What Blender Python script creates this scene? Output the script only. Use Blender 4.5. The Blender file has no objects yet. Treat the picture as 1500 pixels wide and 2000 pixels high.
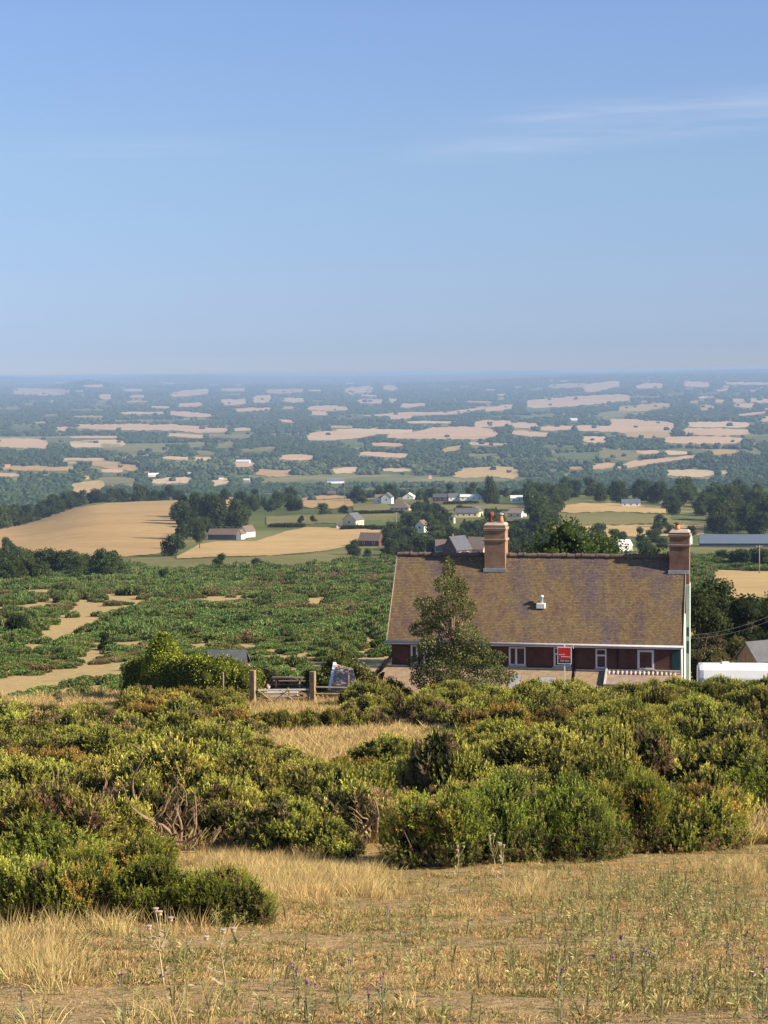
import bpy, math, random
import numpy as np
from mathutils import Vector, Matrix, Quaternion

R = math.radians
random.seed(7)
SC = bpy.context.scene
COL = SC.collection

# ------------------------------------------------------------------ camera
F = 3755.0                       # focal length in photo pixels (photo 1500 x 2000)
PITCH, ROLL = R(4.16), R(0.60)
CAMROT = Matrix.Rotation(R(90) - PITCH, 3, 'X') @ Matrix.Rotation(-ROLL, 3, 'Z')
cam_d = bpy.data.cameras.new('camera')
cam_d.sensor_fit = 'VERTICAL'
cam_d.sensor_height = 36.0
cam_d.lens = 36.0 * F / 2000.0
cam_d.clip_start = 0.5
cam_d.clip_end = 200000
cam = bpy.data.objects.new('camera', cam_d)
COL.objects.link(cam)
cam.matrix_world = CAMROT.to_4x4()
SC.camera = cam
MR = np.array(CAMROT)


def rays(px, py):
    px = np.asarray(px, float); py = np.asarray(py, float)
    d = np.stack([(px - 750) / F, (1000 - py) / F, -np.ones_like(px)], -1)
    return d @ MR.T


def project(P):
    c = np.asarray(P, float) @ MR
    return 750 - F * c[..., 0] / c[..., 2], 1000 + F * c[..., 1] / c[..., 2]


def at(px, py, Y):
    d = rays(px, py)
    return Vector(d * (Y / d[1]))


# ------------------------------------------------------------------ noise and terrain
def vnoise(x, y, seed=0):
    x = np.asarray(x, float); y = np.asarray(y, float)
    xi = np.floor(x); yi = np.floor(y)
    fx = x - xi; fy = y - yi
    fx = fx * fx * (3 - 2 * fx); fy = fy * fy * (3 - 2 * fy)

    def h(a, b):
        n = np.sin(a * 127.1 + b * 311.7 + seed * 74.7) * 43758.5453
        return n - np.floor(n)
    a = h(xi, yi); b = h(xi + 1, yi); c = h(xi, yi + 1); d = h(xi + 1, yi + 1)
    return (a + (b - a) * fx) * (1 - fy) + (c + (d - c) * fx) * fy - 0.5


def row_slope(row, px=750):
    d = rays(px, row)
    return d[..., 2] / d[..., 1]


NEAR = [(13, 2000), (18, 1890), (25, 1800), (33, 1730), (40, 1690), (60, 1572), (80, 1482), (100, 1412),
        (112, 1375), (122, 1348), (150, 1306), (200, 1254), (280, 1205), (400, 1160), (550, 1125), (700, 1101)]
MIDX = np.array([0, 200, 375, 560, 750, 1000, 1250, 1500], float)
MID = {850: [1085, 1080, 1078, 1078, 1075, 1072, 1072, 1075],
       1000: [1060, 1045, 1048, 1045, 1040, 1040, 1040, 1045],
       1200: [1036, 1012, 1010, 1014, 1008, 1005, 1008, 1012],
       1500: [1026, 984, 980, 988, 982, 976, 976, 982],
       1700: [1034, 978, 972, 974, 968, 962, 962, 964],
       2000: [1040, 996, 985, 985, 976, 974, 974, 974],
       2500: [1010, 1006, 1006, 1006, 1004, 1002, 1000, 998],
       3200: [966, 964, 962, 960, 958, 956, 954, 951]}
LG = np.linspace(math.log(12), math.log(3300), 500)
_k = np.exp(-0.5 * (np.arange(-12, 13) / 5.0) ** 2); _k /= _k.sum()
TAB = []
for ci, mx in enumerate(MIDX):
    ys = [1e-6] ; zs = [-1.6]
    for Y, r in NEAR:
        ys.append(Y); zs.append(float(row_slope(r)) * Y)
    for Y in sorted(MID):
        ys.append(Y); zs.append(float(row_slope(MID[Y][ci], mx)) * Y)
    ys.append(4000); zs.append(-205.0)
    v = np.interp(np.exp(LG), ys, zs)
    vp = np.concatenate([np.full(12, v[0]), v, np.full(12, v[-1])])
    s = np.convolve(vp, _k, 'valid')
    s[:12] = v[:12]; s[-12:] = v[-12:]
    TAB.append(s)
TAB = np.array(TAB)
COLU = (MIDX - 750) / F


def smooth(a, b, x):
    t = np.clip((x - a) / (b - a), 0, 1)
    return t * t * (3 - 2 * t)


def T(x, y):
    x, y = np.broadcast_arrays(np.asarray(x, float), np.asarray(y, float))
    yy = np.maximum(y, 12.0)
    u = x / np.maximum(y, 14.0)
    ly = np.clip((np.log(yy) - LG[0]) / (LG[-1] - LG[0]) * (len(LG) - 1), 0, len(LG) - 1.001)
    i = ly.astype(int); f = ly - i
    uc = np.clip(u, COLU[0], COLU[-1])
    j = np.clip(np.searchsorted(COLU, uc) - 1, 0, len(COLU) - 2)
    g = (uc - COLU[j]) / (COLU[j + 1] - COLU[j])
    g = g * g * (3 - 2 * g)
    z = (TAB[j, i] * (1 - f) + TAB[j, i + 1] * f) * (1 - g) + (TAB[j + 1, i] * (1 - f) + TAB[j + 1, i + 1] * f) * g
    z0 = TAB[0, 0] + (12.0 - y) * 0.225
    z = np.where(y < 12.0, np.minimum(z0, -1.55 + np.maximum(-y, 0) * .1), z)
    # small relief
    n = 0.16 * vnoise(x / 3.1, y / 3.1, 1) + 0.05 * vnoise(x / .9, y / .9, 2)
    n = n * (1 - smooth(120, 400, y))
    n += 1.6 * vnoise(x / 34, y / 40, 3) * smooth(125, 220, y) * (1 - smooth(700, 1000, y))
    n += 3.0 * vnoise(x / 150, y / 190, 4) * smooth(500, 900, y) * (1 - smooth(2000, 3000, y)) * .5
    # the plain beyond
    far = -203 + 16 * vnoise(x / 900, y / 1300, 5) + 20 * vnoise(x / 2300 + .3, y / 2600, 6)
    uu = x / yy
    far = far + 46 * vnoise(x / 5200, y / 6100, 8) * smooth(8000, 16000, y)
    far = far + smooth(0.0, 0.16, uu) * 75 * smooth(9000, 20000, y)
    far = far + 55 * smooth(14000, 26000, y) + 30 * smooth(26000, 40000, y)
    far = np.where(far > -100, -100 + (far + 100) * .22, far)
    far = far + 92 * np.exp(-((uu + .105) / .024) ** 2) * smooth(25000, 33000, y)
    far = far + 66 * np.exp(-((uu + .153) / .012) ** 2) * smooth(15000, 20000, y) * (1 - smooth(26000, 30000, y))
    far = far + 78 * np.exp(-((uu + .21) / .03) ** 2) * smooth(28000, 36000, y)
    far = far + 95 * np.exp(-((uu - .21) / .05) ** 2) * smooth(26000, 36000, y)
    far = far + 74 * np.exp(-((uu - .07) / .02) ** 2) * smooth(34000, 42000, y)
    far = np.minimum(far, -34)
    k = smooth(2900, 3800, y)
    return (z + n) * (1 - k) + far * k


YS = np.exp(np.linspace(math.log(12.5), math.log(52000), 420))


def ground_hits(px, py):
    px = np.atleast_1d(np.asarray(px, float)); py = np.atleast_1d(np.asarray(py, float))
    out = np.zeros((len(px), 3))
    for a in range(0, len(px), 400):
        d = rays(px[a:a + 400], py[a:a + 400])
        sx = d[:, 0] / d[:, 1]; sz = d[:, 2] / d[:, 1]
        X = sx[:, None] * YS[None]; Z = sz[:, None] * YS[None]
        below = Z < T(X, np.broadcast_to(YS[None], X.shape))
        k = np.argmax(below, 1)
        k = np.where(below.any(1), k, len(YS) - 1)
        lo = YS[np.maximum(k - 1, 0)]; hi = YS[k]
        for _ in range(14):
            m = (lo + hi) / 2
            b = sz * m < T(sx * m, m)
            hi = np.where(b, m, hi); lo = np.where(b, lo, m)
        out[a:a + 400] = np.stack([sx * hi, hi, T(sx * hi, hi)], -1)
    return out


def G(px, py):
    return Vector(ground_hits([px], [py])[0])


BBS = {}


def inpoly(x, y, poly):
    r = np.zeros(np.shape(x), bool)
    n = len(poly)
    if r.size < 8:
        bb = BBS.get(id(poly))
        if bb is None:
            bb = BBS[id(poly)] = (min(p[0] for p in poly), max(p[0] for p in poly), min(p[1] for p in poly), max(p[1] for p in poly), poly)
        if not ((x >= bb[0]) & (x <= bb[1]) & (y >= bb[2]) & (y <= bb[3])).any():
            return r
    for i in range(n):
        x1, y1 = poly[i]; x2, y2 = poly[(i + 1) % n]
        if y1 == y2:
            continue
        c = ((y1 > y) != (y2 > y)) & (x < (x2 - x1) * (y - y1) / (y2 - y1) + x1)
        r ^= c
    return r


# ------------------------------------------------------------------ materials
def new_mat(name):
    m = bpy.data.materials.new(name)
    m.use_nodes = True
    nt = m.node_tree
    nt.nodes.clear()
    out = nt.nodes.new('ShaderNodeOutputMaterial')
    return m, nt, out


def N(nt, t, **kw):
    n = nt.nodes.new(t)
    for k, v in kw.items():
        if k in ('op',):
            n.operation = v
        elif isinstance(k, str) and hasattr(n, k):
            setattr(n, k, v)
    return n


def L(nt, a, b):
    nt.links.new(a, b)


def ramp(nt, fac, stops):
    n = nt.nodes.new('ShaderNodeValToRGB')
    e = n.color_ramp.elements
    while len(e) < len(stops):
        e.new(0.5)
    for i, (p, c) in enumerate(stops):
        e[i].position = p
        e[i].color = (*c, 1)
    L(nt, fac, n.inputs[0])
    return n.outputs[0]


def noise(nt, vec, scale, detail=4, rough=.55):
    n = nt.nodes.new('ShaderNodeTexNoise')
    n.inputs['Scale'].default_value = scale
    n.inputs['Detail'].default_value = detail
    n.inputs['Roughness'].default_value = rough
    if vec is not None:
        L(nt, vec, n.inputs['Vector'])
    return n.outputs[0]


def mix(nt, fac, a, b, mode='MIX'):
    n = nt.nodes.new('ShaderNodeMix')
    n.data_type = 'RGBA'; n.blend_type = mode
    for s, v in ((n.inputs[0], fac), (n.inputs[6], a), (n.inputs[7], b)):
        if hasattr(v, 'is_linked'):
            L(nt, v, s)
        elif isinstance(v, (int, float)):
            s.default_value = v
        else:
            s.default_value = (*v, 1)
    return n.outputs[2]


def mapping(nt, scale=(1, 1, 1), coord='Object', rot=(0, 0, 0)):
    tc = nt.nodes.new('ShaderNodeTexCoord')
    mp = nt.nodes.new('ShaderNodeMapping')
    mp.inputs['Scale'].default_value = scale
    mp.inputs['Rotation'].default_value = rot
    L(nt, tc.outputs[coord], mp.inputs['Vector'])
    return mp.outputs[0]


def bsdf(nt, out, col, rough=.85, spec=.2, bump=None, bstr=.4, bdist=.05):
    b = nt.nodes.new('ShaderNodeBsdfPrincipled')
    if hasattr(col, 'is_linked'):
        L(nt, col, b.inputs['Base Color'])
    else:
        b.inputs['Base Color'].default_value = (*col, 1)
    b.inputs['Roughness'].default_value = rough
    b.inputs['Specular IOR Level'].default_value = spec
    if bump is not None:
        bn = nt.nodes.new('ShaderNodeBump')
        bn.inputs['Strength'].default_value = bstr
        bn.inputs['Distance'].default_value = bdist
        L(nt, bump, bn.inputs['Height'])
        L(nt, bn.outputs[0], b.inputs['Normal'])
    L(nt, b.outputs[0], out.inputs[0])
    return b


def plain(name, c, rough=.8, var=.25, scale=3.0, spec=.25):
    m, nt, out = new_mat(name)
    v = mapping(nt)
    n = noise(nt, v, scale, 6)
    c0 = tuple(x * (1 - var) for x in c); c1 = tuple(min(1, x * (1 + var)) for x in c)
    bsdf(nt, out, ramp(nt, n, [(.3, c0), (.7, c1)]), rough, spec, n, .3, .03)
    return m


def foliage(name, hue=.02, val=.28, trans=.28):
    m, nt, out = new_mat(name)
    a = nt.nodes.new('ShaderNodeAttribute'); a.attribute_name = 'Col'
    oi = nt.nodes.new('ShaderNodeObjectInfo')
    hsv = nt.nodes.new('ShaderNodeHueSaturation')
    mh = nt.nodes.new('ShaderNodeMapRange')
    mh.inputs[3].default_value = .5 - hue; mh.inputs[4].default_value = .5 + hue
    L(nt, oi.outputs['Random'], mh.inputs[0]); L(nt, mh.outputs[0], hsv.inputs['Hue'])
    mm = nt.nodes.new('ShaderNodeMath'); mm.operation = 'MULTIPLY'; mm.inputs[1].default_value = 7.31
    fr = nt.nodes.new('ShaderNodeMath'); fr.operation = 'FRACT'
    L(nt, oi.outputs['Random'], mm.inputs[0]); L(nt, mm.outputs[0], fr.inputs[0])
    mv = nt.nodes.new('ShaderNodeMapRange')
    mv.inputs[3].default_value = 1 - val; mv.inputs[4].default_value = 1 + val
    L(nt, fr.outputs[0], mv.inputs[0]); L(nt, mv.outputs[0], hsv.inputs['Value'])
    L(nt, a.outputs['Color'], hsv.inputs['Color'])
    d = nt.nodes.new('ShaderNodeBsdfDiffuse'); t = nt.nodes.new('ShaderNodeBsdfTranslucent')
    L(nt, hsv.outputs[0], d.inputs[0]); L(nt, hsv.outputs[0], t.inputs[0])
    s = nt.nodes.new('ShaderNodeMixShader'); s.inputs[0].default_value = trans
    L(nt, d.outputs[0], s.inputs[1]); L(nt, t.outputs[0], s.inputs[2])
    L(nt, s.outputs[0], out.inputs[0])
    return m


M = {}
M['gorse'] = foliage('gorse_foliage', .016, .28, .22)
M['heath'] = foliage('heath_foliage', .02, .25, .2)
M['leaf'] = foliage('tree_leaves', .015, .22, .28)
M['farleaf'] = foliage('far_wood_leaves', .015, .16, .0)
M['grass'] = foliage('dry_grass', .015, .25, .3)
M['bark'] = plain('bark', (.13, .095, .065), .9, .4, 6)
M['palebark'] = plain('pale_bark', (.27, .18, .11), .9, .35, 6)
M['timber'] = plain('weathered_timber', (.30, .21, .12), .8, .3, 5)
M['bench_wood'] = plain('picnic_timber', (.22, .145, .105), .8, .3, 5)
M['white'] = plain('white_paint', (.8, .8, .78), .5, .05, 3)
M['cream'] = plain('cream_render', (.72, .62, .38), .85, .08, 2)
M['offwhite'] = plain('offwhite_render', (.75, .73, .68), .85, .08, 2)
M['pinkrender'] = plain('pink_render', (.6, .45, .38), .85, .1, 2)
M['palegreen'] = plain('pale_green_render', (.44, .52, .46), .85, .06, 2)
M['slate'] = plain('slate_roof', (.1, .105, .12), .6, .25, 2)
M['bluegrey'] = plain('blue_grey_sheet', (.13, .17, .22), .5, .15, 2)
M['brownroof'] = plain('brown_roof', (.17, .125, .1), .85, .25, 2)
M['greyroof'] = plain('grey_felt_roof', (.125, .125, .135), .85, .12, 2)
M['pinkroof'] = plain('pinkish_felt_roof', (.36, .26, .2), .9, .15, 2)
M['lead'] = plain('lead_flashing', (.34, .36, .38), .6, .2, 5)
M['gutter'] = plain('pale_gutter', (.5, .48, .52), .5, .1, 4)
M['blackpipe'] = plain('black_pipe', (.02, .02, .025), .5, .2, 4)
M['potred'] = plain('dark_red_clay', (.2, .075, .05), .7, .3, 8)
M['potorange'] = plain('orange_clay', (.5, .22, .1), .7, .2, 8)
M['capstone'] = plain('mortar_cap', (.5, .41, .34), .9, .15, 4)
M['stone'] = plain('pale_stone', (.55, .52, .47), .85, .15, 4)
M['tanroof'] = plain('tan_tile_roof', (.36, .26, .165), .9, .22, 4)
M['red'] = plain('red_board', (.62, .035, .025), .5, .06, 2)
M['signpink'] = plain('pink_lettering', (.85, .5, .55), .5, .04, 2)
M['signdark'] = plain('dark_green_strip', (.02, .06, .06), .5, .05, 2)
M['lilac'] = plain('lilac_cloth', (.6, .4, .7), .8, .1, 2)
M['caravan'] = plain('white_caravan_panel', (.8, .8, .8), .35, .03, 1.5, .5)
M['wood_pole'] = plain('pole_wood', (.3, .25, .2), .85, .2, 4)
M['wire'] = plain('overhead_wire', (.16, .16, .17), .6, .05, 2)
M['purple'] = plain('thistle_purple', (.27, .09, .22), .8, .2, 30)
M['thistlegreen'] = plain('thistle_green', (.2, .23, .12), .85, .25, 20)
M['drystem'] = plain('dry_stem', (.42, .33, .19), .9, .25, 20)
M['blue'] = plain('blue_paint', (.12, .2, .42), .45, .1, 2)


def glass_mat():
    m, nt, out = new_mat('window_glass')
    v = mapping(nt)
    n = noise(nt, v, 1.3, 2)
    bsdf(nt, out, ramp(nt, n, [(.3, (.012, .02, .025)), (.7, (.03, .045, .05))]), .12, .5)
    return m


M['glass'] = glass_mat()


def brick_mat(name, c1, c2, mortar, sc=1.0):
    m, nt, out = new_mat(name)
    tc = nt.nodes.new('ShaderNodeTexCoord')
    # bricks wrap the walls: x+y along, z up
    sp = nt.nodes.new('ShaderNodeSeparateXYZ'); L(nt, tc.outputs['Object'], sp.inputs[0])
    ad = nt.nodes.new('ShaderNodeMath'); ad.operation = 'ADD'
    L(nt, sp.outputs[0], ad.inputs[0]); L(nt, sp.outputs[1], ad.inputs[1])
    cb = nt.nodes.new('ShaderNodeCombineXYZ')
    L(nt, ad.outputs[0], cb.inputs[0]); L(nt, sp.outputs[2], cb.inputs[1])
    b = nt.nodes.new('ShaderNodeTexBrick')
    b.inputs['Scale'].default_value = 1.0
    b.inputs['Brick Width'].default_value = .225 * sc
    b.inputs['Row Height'].default_value = .075 * sc
    b.inputs['Mortar Size'].default_value = .008 * sc
    b.inputs['Color1'].default_value = (*c1, 1)
    b.inputs['Color2'].default_value = (*c2, 1)
    b.inputs['Mortar'].default_value = (*mortar, 1)
    L(nt, cb.outputs[0], b.inputs['Vector'])
    n = noise(nt, tc.outputs['Object'], 1.6, 5)
    c = mix(nt, ramp(nt, n, [(.4, (0, 0, 0)), (.7, (.6, .6, .6))]), b.outputs['Color'], tuple(x * .6 for x in c2))
    bsdf(nt, out, c, .9, .15, b.outputs['Fac'], -.3, .01)
    return m


M['brick'] = brick_mat('dark_red_brick', (.17, .055, .04), (.11, .04, .035), (.16, .12, .1))
M['stackbrick'] = brick_mat('stack_brick', (.34, .19, .105), (.26, .145, .1), (.44, .34, .22))
M['stackbrick2'] = brick_mat('stack_brick_brown', (.23, .125, .085), (.16, .085, .065), (.31, .23, .17))


def roof_mat():
    m, nt, out = new_mat('old_clay_tiles')
    tc = nt.nodes.new('ShaderNodeTexCoord')
    uv = nt.nodes.new('ShaderNodeUVMap'); uv.uv_map = 'UVMap'
    b = nt.nodes.new('ShaderNodeTexBrick')
    b.inputs['Scale'].default_value = 1
    b.inputs['Brick Width'].default_value = .17; b.inputs['Row Height'].default_value = .11
    b.inputs['Mortar Size'].default_value = .014
    b.inputs['Color1'].default_value = (.2, .2, .2, 1); b.inputs['Color2'].default_value = (.8, .8, .8, 1)
    b.inputs['Mortar'].default_value = (0, 0, 0, 1)
    L(nt, uv.outputs[0], b.inputs['Vector'])
    mp = nt.nodes.new('ShaderNodeMapping'); mp.inputs['Scale'].default_value = (1, .32, 1)
    L(nt, uv.outputs[0], mp.inputs[0])
    n1 = noise(nt, mp.outputs[0], .42, 6, .62)
    n2 = noise(nt, uv.outputs[0], 1.1, 7, .65)
    c = ramp(nt, n1, [(.3, (.115, .09, .105)), (.4, (.18, .112, .085)), (.48, (.24, .16, .078)), (.56, (.17, .118, .105)), (.66, (.145, .115, .13)), (.74, (.1, .073, .075))])
    c = mix(nt, ramp(nt, n2, [(.45, (0, 0, 0)), (.7, (.8, .8, .8))]), c, (.23, .175, .085))
    n3 = noise(nt, uv.outputs[0], 6.0, 4, .7)
    c = mix(nt, ramp(nt, n3, [(.5, (0, 0, 0)), (.75, (.6, .6, .6))]), c, (.3, .25, .19))
    n4 = noise(nt, uv.outputs[0], 3.3, 5, .7)
    c = mix(nt, ramp(nt, n4, [(.56, (0, 0, 0)), (.7, (.7, .7, .7))]), c, (.095, .075, .07))
    c = mix(nt, .4, c, mix(nt, 1.0, c, b.outputs['Color'], 'OVERLAY'))
    bsdf(nt, out, c, .95, .1, b.outputs['Color'], .5, .03)
    return m


M['tiles'] = roof_mat()


def ground_mat():
    m, nt, out = new_mat('dry_hillside')
    geo = nt.nodes.new('ShaderNodeNewGeometry')
    pos = geo.outputs['Position']
    big = noise(nt, pos, .35, 6, .6)
    med = noise(nt, pos, 1.7, 7, .65)
    fine = noise(nt, pos, 9.0, 6, .7)
    tan = ramp(nt, fine, [(.3, (.26, .17, .085)), (.5, (.48, .33, .155)), (.7, (.66, .48, .25))])
    olive = ramp(nt, fine, [(.25, (.1, .09, .03)), (.55, (.27, .215, .08)), (.8, (.4, .32, .12))])
    c = mix(nt, ramp(nt, med, [(.5, (0, 0, 0)), (.7, (.8, .8, .8))]), tan, olive)
    earth = ramp(nt, fine, [(.3, (.22, .145, .08)), (.7, (.48, .33, .18))])
    grit = noise(nt, pos, 42.0, 3, .7)
    c0 = c
    c = mix(nt, ramp(nt, big, [(.5, (0, 0, 0)), (.72, (.75, .75, .75))]), c, earth)
    c = mix(nt, ramp(nt, grit, [(.38, (.75, .75, .75)), (.5, (0, 0, 0))]), c, (.12, .08, .04))
    c = mix(nt, ramp(nt, grit, [(.56, (0, 0, 0)), (.68, (.7, .7, .7))]), c, (.7, .54, .32))
    sp0 = nt.nodes.new('ShaderNodeSeparateXYZ'); L(nt, pos, sp0.inputs[0])
    m0 = nt.nodes.new('ShaderNodeMapRange'); m0.inputs[1].default_value = 55; m0.inputs[2].default_value = 120
    L(nt, sp0.outputs[1], m0.inputs[0])
    c = mix(nt, m0.outputs[0], c, ramp(nt, med, [(.3, (.34, .24, .11)), (.55, (.5, .37, .17)), (.75, (.4, .33, .13))]))
    # farther hillside and plain: pasture and scrub colours on a broad scale
    sp = nt.nodes.new('ShaderNodeSeparateXYZ'); L(nt, pos, sp.inputs[0])
    mr = nt.nodes.new('ShaderNodeMapRange')
    mr.inputs[1].default_value = 550; mr.inputs[2].default_value = 760
    L(nt, sp.outputs[1], mr.inputs[0])
    w = noise(nt, pos, .004, 6, .6)
    pasture = ramp(nt, w, [(.3, (.06, .09, .03)), (.46, (.13, .15, .05)), (.6, (.26, .23, .1)), (.75, (.11, .13, .045))])
    c = mix(nt, mr.outputs[0], c, pasture)
    bsdf(nt, out, c, .95, .05, fine, .6, .06)
    return m


M['ground'] = ground_mat()


def field_mat(name, c, c2, sc=.01, stripe=0.0):
    m, nt, out = new_mat(name)
    geo = nt.nodes.new('ShaderNodeNewGeometry')
    a = noise(nt, geo.outputs['Position'], sc, 6, .6)
    mp = nt.nodes.new('ShaderNodeMapping'); mp.inputs['Scale'].default_value = (.004, .12, 1)
    mp.inputs['Rotation'].default_value = (0, 0, .15)
    L(nt, geo.outputs['Position'], mp.inputs[0])
    s = noise(nt, mp.outputs[0], 1.0, 4, .6)
    col = ramp(nt, a, [(.3, c2), (.55, c)])
    col = mix(nt, ramp(nt, noise(nt, geo.outputs['Position'], .13, 5, .65), [(.42, (0, 0, 0)), (.75, (.5, .5, .5))]), col, tuple(x * .78 for x in c2))
    col = mix(nt, ramp(nt, s, [(.45, (0, 0, 0)), (.7, (stripe, stripe, stripe))]), col, tuple(x * .72 for x in c))
    bsdf(nt, out, col, .95, .05)
    return m


M['f_tan'] = field_mat('stubble_tan', (.50, .335, .155), (.40, .27, .12), .012, .8)
M['f_gold'] = field_mat('stubble_gold', (.56, .39, .18), (.46, .32, .14), .012, .7)
M['f_pink'] = field_mat('ripe_wheat', (.60, .41, .25), (.5, .33, .19), .003, .3)
M['f_pale'] = field_mat('pale_straw', (.64, .48, .29), (.52, .37, .22), .003, .3)
M['f_olive'] = field_mat('dry_pasture', (.24, .215, .088), (.16, .16, .06), .01, .5)
M['f_green'] = field_mat('green_pasture', (.14, .17, .062), (.095, .125, .045), .006, .3)


# ------------------------------------------------------------------ mesh helpers
def obj(name, me, mat=None, parent=None):
    o = bpy.data.objects.new(name, me)
    COL.objects.link(o)
    if mat is not None:
        for mm in (mat if isinstance(mat, (list, tuple)) else [mat]):
            me.materials.append(mm)
    if parent is not None:
        o.parent = parent
    return o


def np_mesh(name, V, Fc, cols=None, smooth_sh=False):
    V = np.asarray(V, np.float32); Fc = np.asarray(Fc, np.int32)
    me = bpy.data.meshes.new(name)
    k = Fc.shape[1]
    me.vertices.add(len(V)); me.vertices.foreach_set('co', V.ravel())
    me.loops.add(Fc.size); me.loops.foreach_set('vertex_index', Fc.ravel())
    me.polygons.add(len(Fc))
    me.polygons.foreach_set('loop_start', np.arange(0, Fc.size, k, dtype=np.int32))
    me.polygons.foreach_set('loop_total', np.full(len(Fc), k, np.int32))
    if smooth_sh:
        me.polygons.foreach_set('use_smooth', np.ones(len(Fc), bool))
    me.update(calc_edges=True)
    if cols is not None:
        a = me.color_attributes.new('Col', 'FLOAT_COLOR', 'POINT')
        c = np.ones((len(V), 4), np.float32); c[:, :3] = cols
        a.data.foreach_set('color', c.ravel())
    return me


class MB:
    """collects plain faces for one mesh"""
    def __init__(self):
        self.v = []; self.f = []

    def add(self, vs, fs):
        n = len(self.v)
        self.v += [tuple(x) for x in vs]
        self.f += [tuple(i + n for i in q) for q in fs]
        return self

    def box(self, x0, y0, z0, x1, y1, z1, bev=0.0):
        if bev:
            return self.bbox(x0, y0, z0, x1, y1, z1, bev)
        vs = [(x, y, z) for z in (z0, z1) for y in (y0, y1) for x in (x0, x1)]
        return self.add(vs, [(0, 2, 3, 1), (4, 5, 7, 6), (0, 1, 5, 4), (2, 6, 7, 3), (0, 4, 6, 2), (1, 3, 7, 5)])

    def bbox(self, x0, y0, z0, x1, y1, z1, b):
        # chamfered vertical edges and top
        def ring(z, i):
            return [(x0 + i + b, y0 + i, z), (x1 - i - b, y0 + i, z), (x1 - i, y0 + i + b, z), (x1 - i, y1 - i - b, z),
                    (x1 - i - b, y1 - i, z), (x0 + i + b, y1 - i, z), (x0 + i, y1 - i - b, z), (x0 + i, y0 + i + b, z)]
        vs = ring(z0, 0) + ring(z1 - b, 0) + ring(z1, b)
        fs = [tuple(range(7, -1, -1)), tuple(range(16, 24))]
        for k in (0, 8):
            fs += [(k + i, k + (i + 1) % 8, k + 8 + (i + 1) % 8, k + 8 + i) for i in range(8)]
        return self.add(vs, fs)

    def tube(self, pts, rad, n=7, cap=True):
        pts = [Vector(p) for p in pts]
        if not isinstance(rad, (list, tuple)):
            rad = [rad] * len(pts)
        vs = []
        for i, p in enumerate(pts):
            d = (pts[min(i + 1, len(pts) - 1)] - pts[max(i - 1, 0)]).normalized()
            a = d.orthogonal().normalized() if abs(d.z) > .9 else d.cross(Vector((0, 0, 1))).normalized()
            if abs(d.z) > .9:
                a = d.cross(Vector((0, 1, 0))).normalized()
            b = d.cross(a)
            for k in range(n):
                t = 2 * math.pi * k / n
                vs.append(p + (a * math.cos(t) + b * math.sin(t)) * rad[i])
        fs = []
        for i in range(len(pts) - 1):
            for k in range(n):
                fs.append((i * n + k, i * n + (k + 1) % n, (i + 1) * n + (k + 1) % n, (i + 1) * n + k))
        if cap:
            fs += [tuple(range(n - 1, -1, -1)), tuple(range((len(pts) - 1) * n, len(pts) * n))]
        return self.add(vs, fs)

    def prism(self, poly, x0, x1):
        """poly in (y,z), extruded along x"""
        n = len(poly)
        vs = [(x0, y, z) for y, z in poly] + [(x1, y, z) for y, z in poly]
        fs = [tuple(range(n)), tuple(range(2 * n - 1, n - 1, -1))]
        fs += [(i, i + n, (i + 1) % n + n, (i + 1) % n) for i in range(n)]
        return self.add(vs, fs)

    def lathe(self, prof, c=(0, 0, 0), n=12):
        vs = []; fs = []
        for r, z in prof:
            for k in range(n):
                t = 2 * math.pi * k / n
                vs.append((c[0] + r * math.cos(t), c[1] + r * math.sin(t), c[2] + z))
        for i in range(len(prof) - 1):
            for k in range(n):
                fs.append((i * n + k, i * n + (k + 1) % n, (i + 1) * n + (k + 1) % n, (i + 1) * n + k))
        fs += [tuple(range(n - 1, -1, -1)), tuple(range((len(prof) - 1) * n, len(prof) * n))]
        return self.add(vs, fs)

    def build(self, name, mat, parent=None, smooth_sh=False, loc=None):
        me = bpy.data.meshes.new(name)
        me.from_pydata(self.v, [], self.f)
        me.update()
        if smooth_sh:
            for p in me.polygons:
                p.use_smooth = True
        o = obj(name, me, mat, parent)
        if loc is not None:
            o.location = loc
        return o


def tag(o, label=None, cat=None, group=None, kind=None):
    if label: o['label'] = label
    if cat: o['category'] = cat
    if group: o['group'] = group
    if kind: o['kind'] = kind
    return o


def thing(name, label, cat, loc, rz=0, group=None):
    o = bpy.data.objects.new(name, None)
    COL.objects.link(o)
    o.empty_display_size = .3
    o.location = loc; o.rotation_euler = (0, 0, rz)
    return tag(o, label, cat, group)


KIDS = {}


def dup(root, loc, rz, scl, label, group):
    r = root.copy(); COL.objects.link(r)
    r.location = loc; r.rotation_euler = (0, 0, rz); r.scale = scl
    r['label'] = label; r['group'] = group
    for ch in KIDS[root.name]:
        c = ch.copy(); COL.objects.link(c); c.parent = r
    return r


# ------------------------------------------------------------------ ground sheet
def build_ground():
    Yr = np.concatenate([np.linspace(-14, 11, 14), np.exp(np.linspace(math.log(12), math.log(52000), 760))])
    U = np.concatenate([np.linspace(-1.2, -.26, 14), np.linspace(-.24, .24, 230), np.linspace(.26, 1.2, 14)])
    YY, UU = np.meshgrid(Yr, U, indexing='ij')
    XX = UU * np.maximum(YY, 14)
    Z = T(XX, YY)
    V = np.stack([XX, YY, Z], -1).reshape(-1, 3)
    nr, nc = YY.shape
    i = np.arange(nr - 1)[:, None] * nc + np.arange(nc - 1)[None]
    Fc = np.stack([i, i + 1, i + nc + 1, i + nc], -1).reshape(-1, 4)
    o = obj('ground', np_mesh('ground', V, Fc, None, True), M['ground'])
    tag(o, kind='structure')


build_ground()

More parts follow.
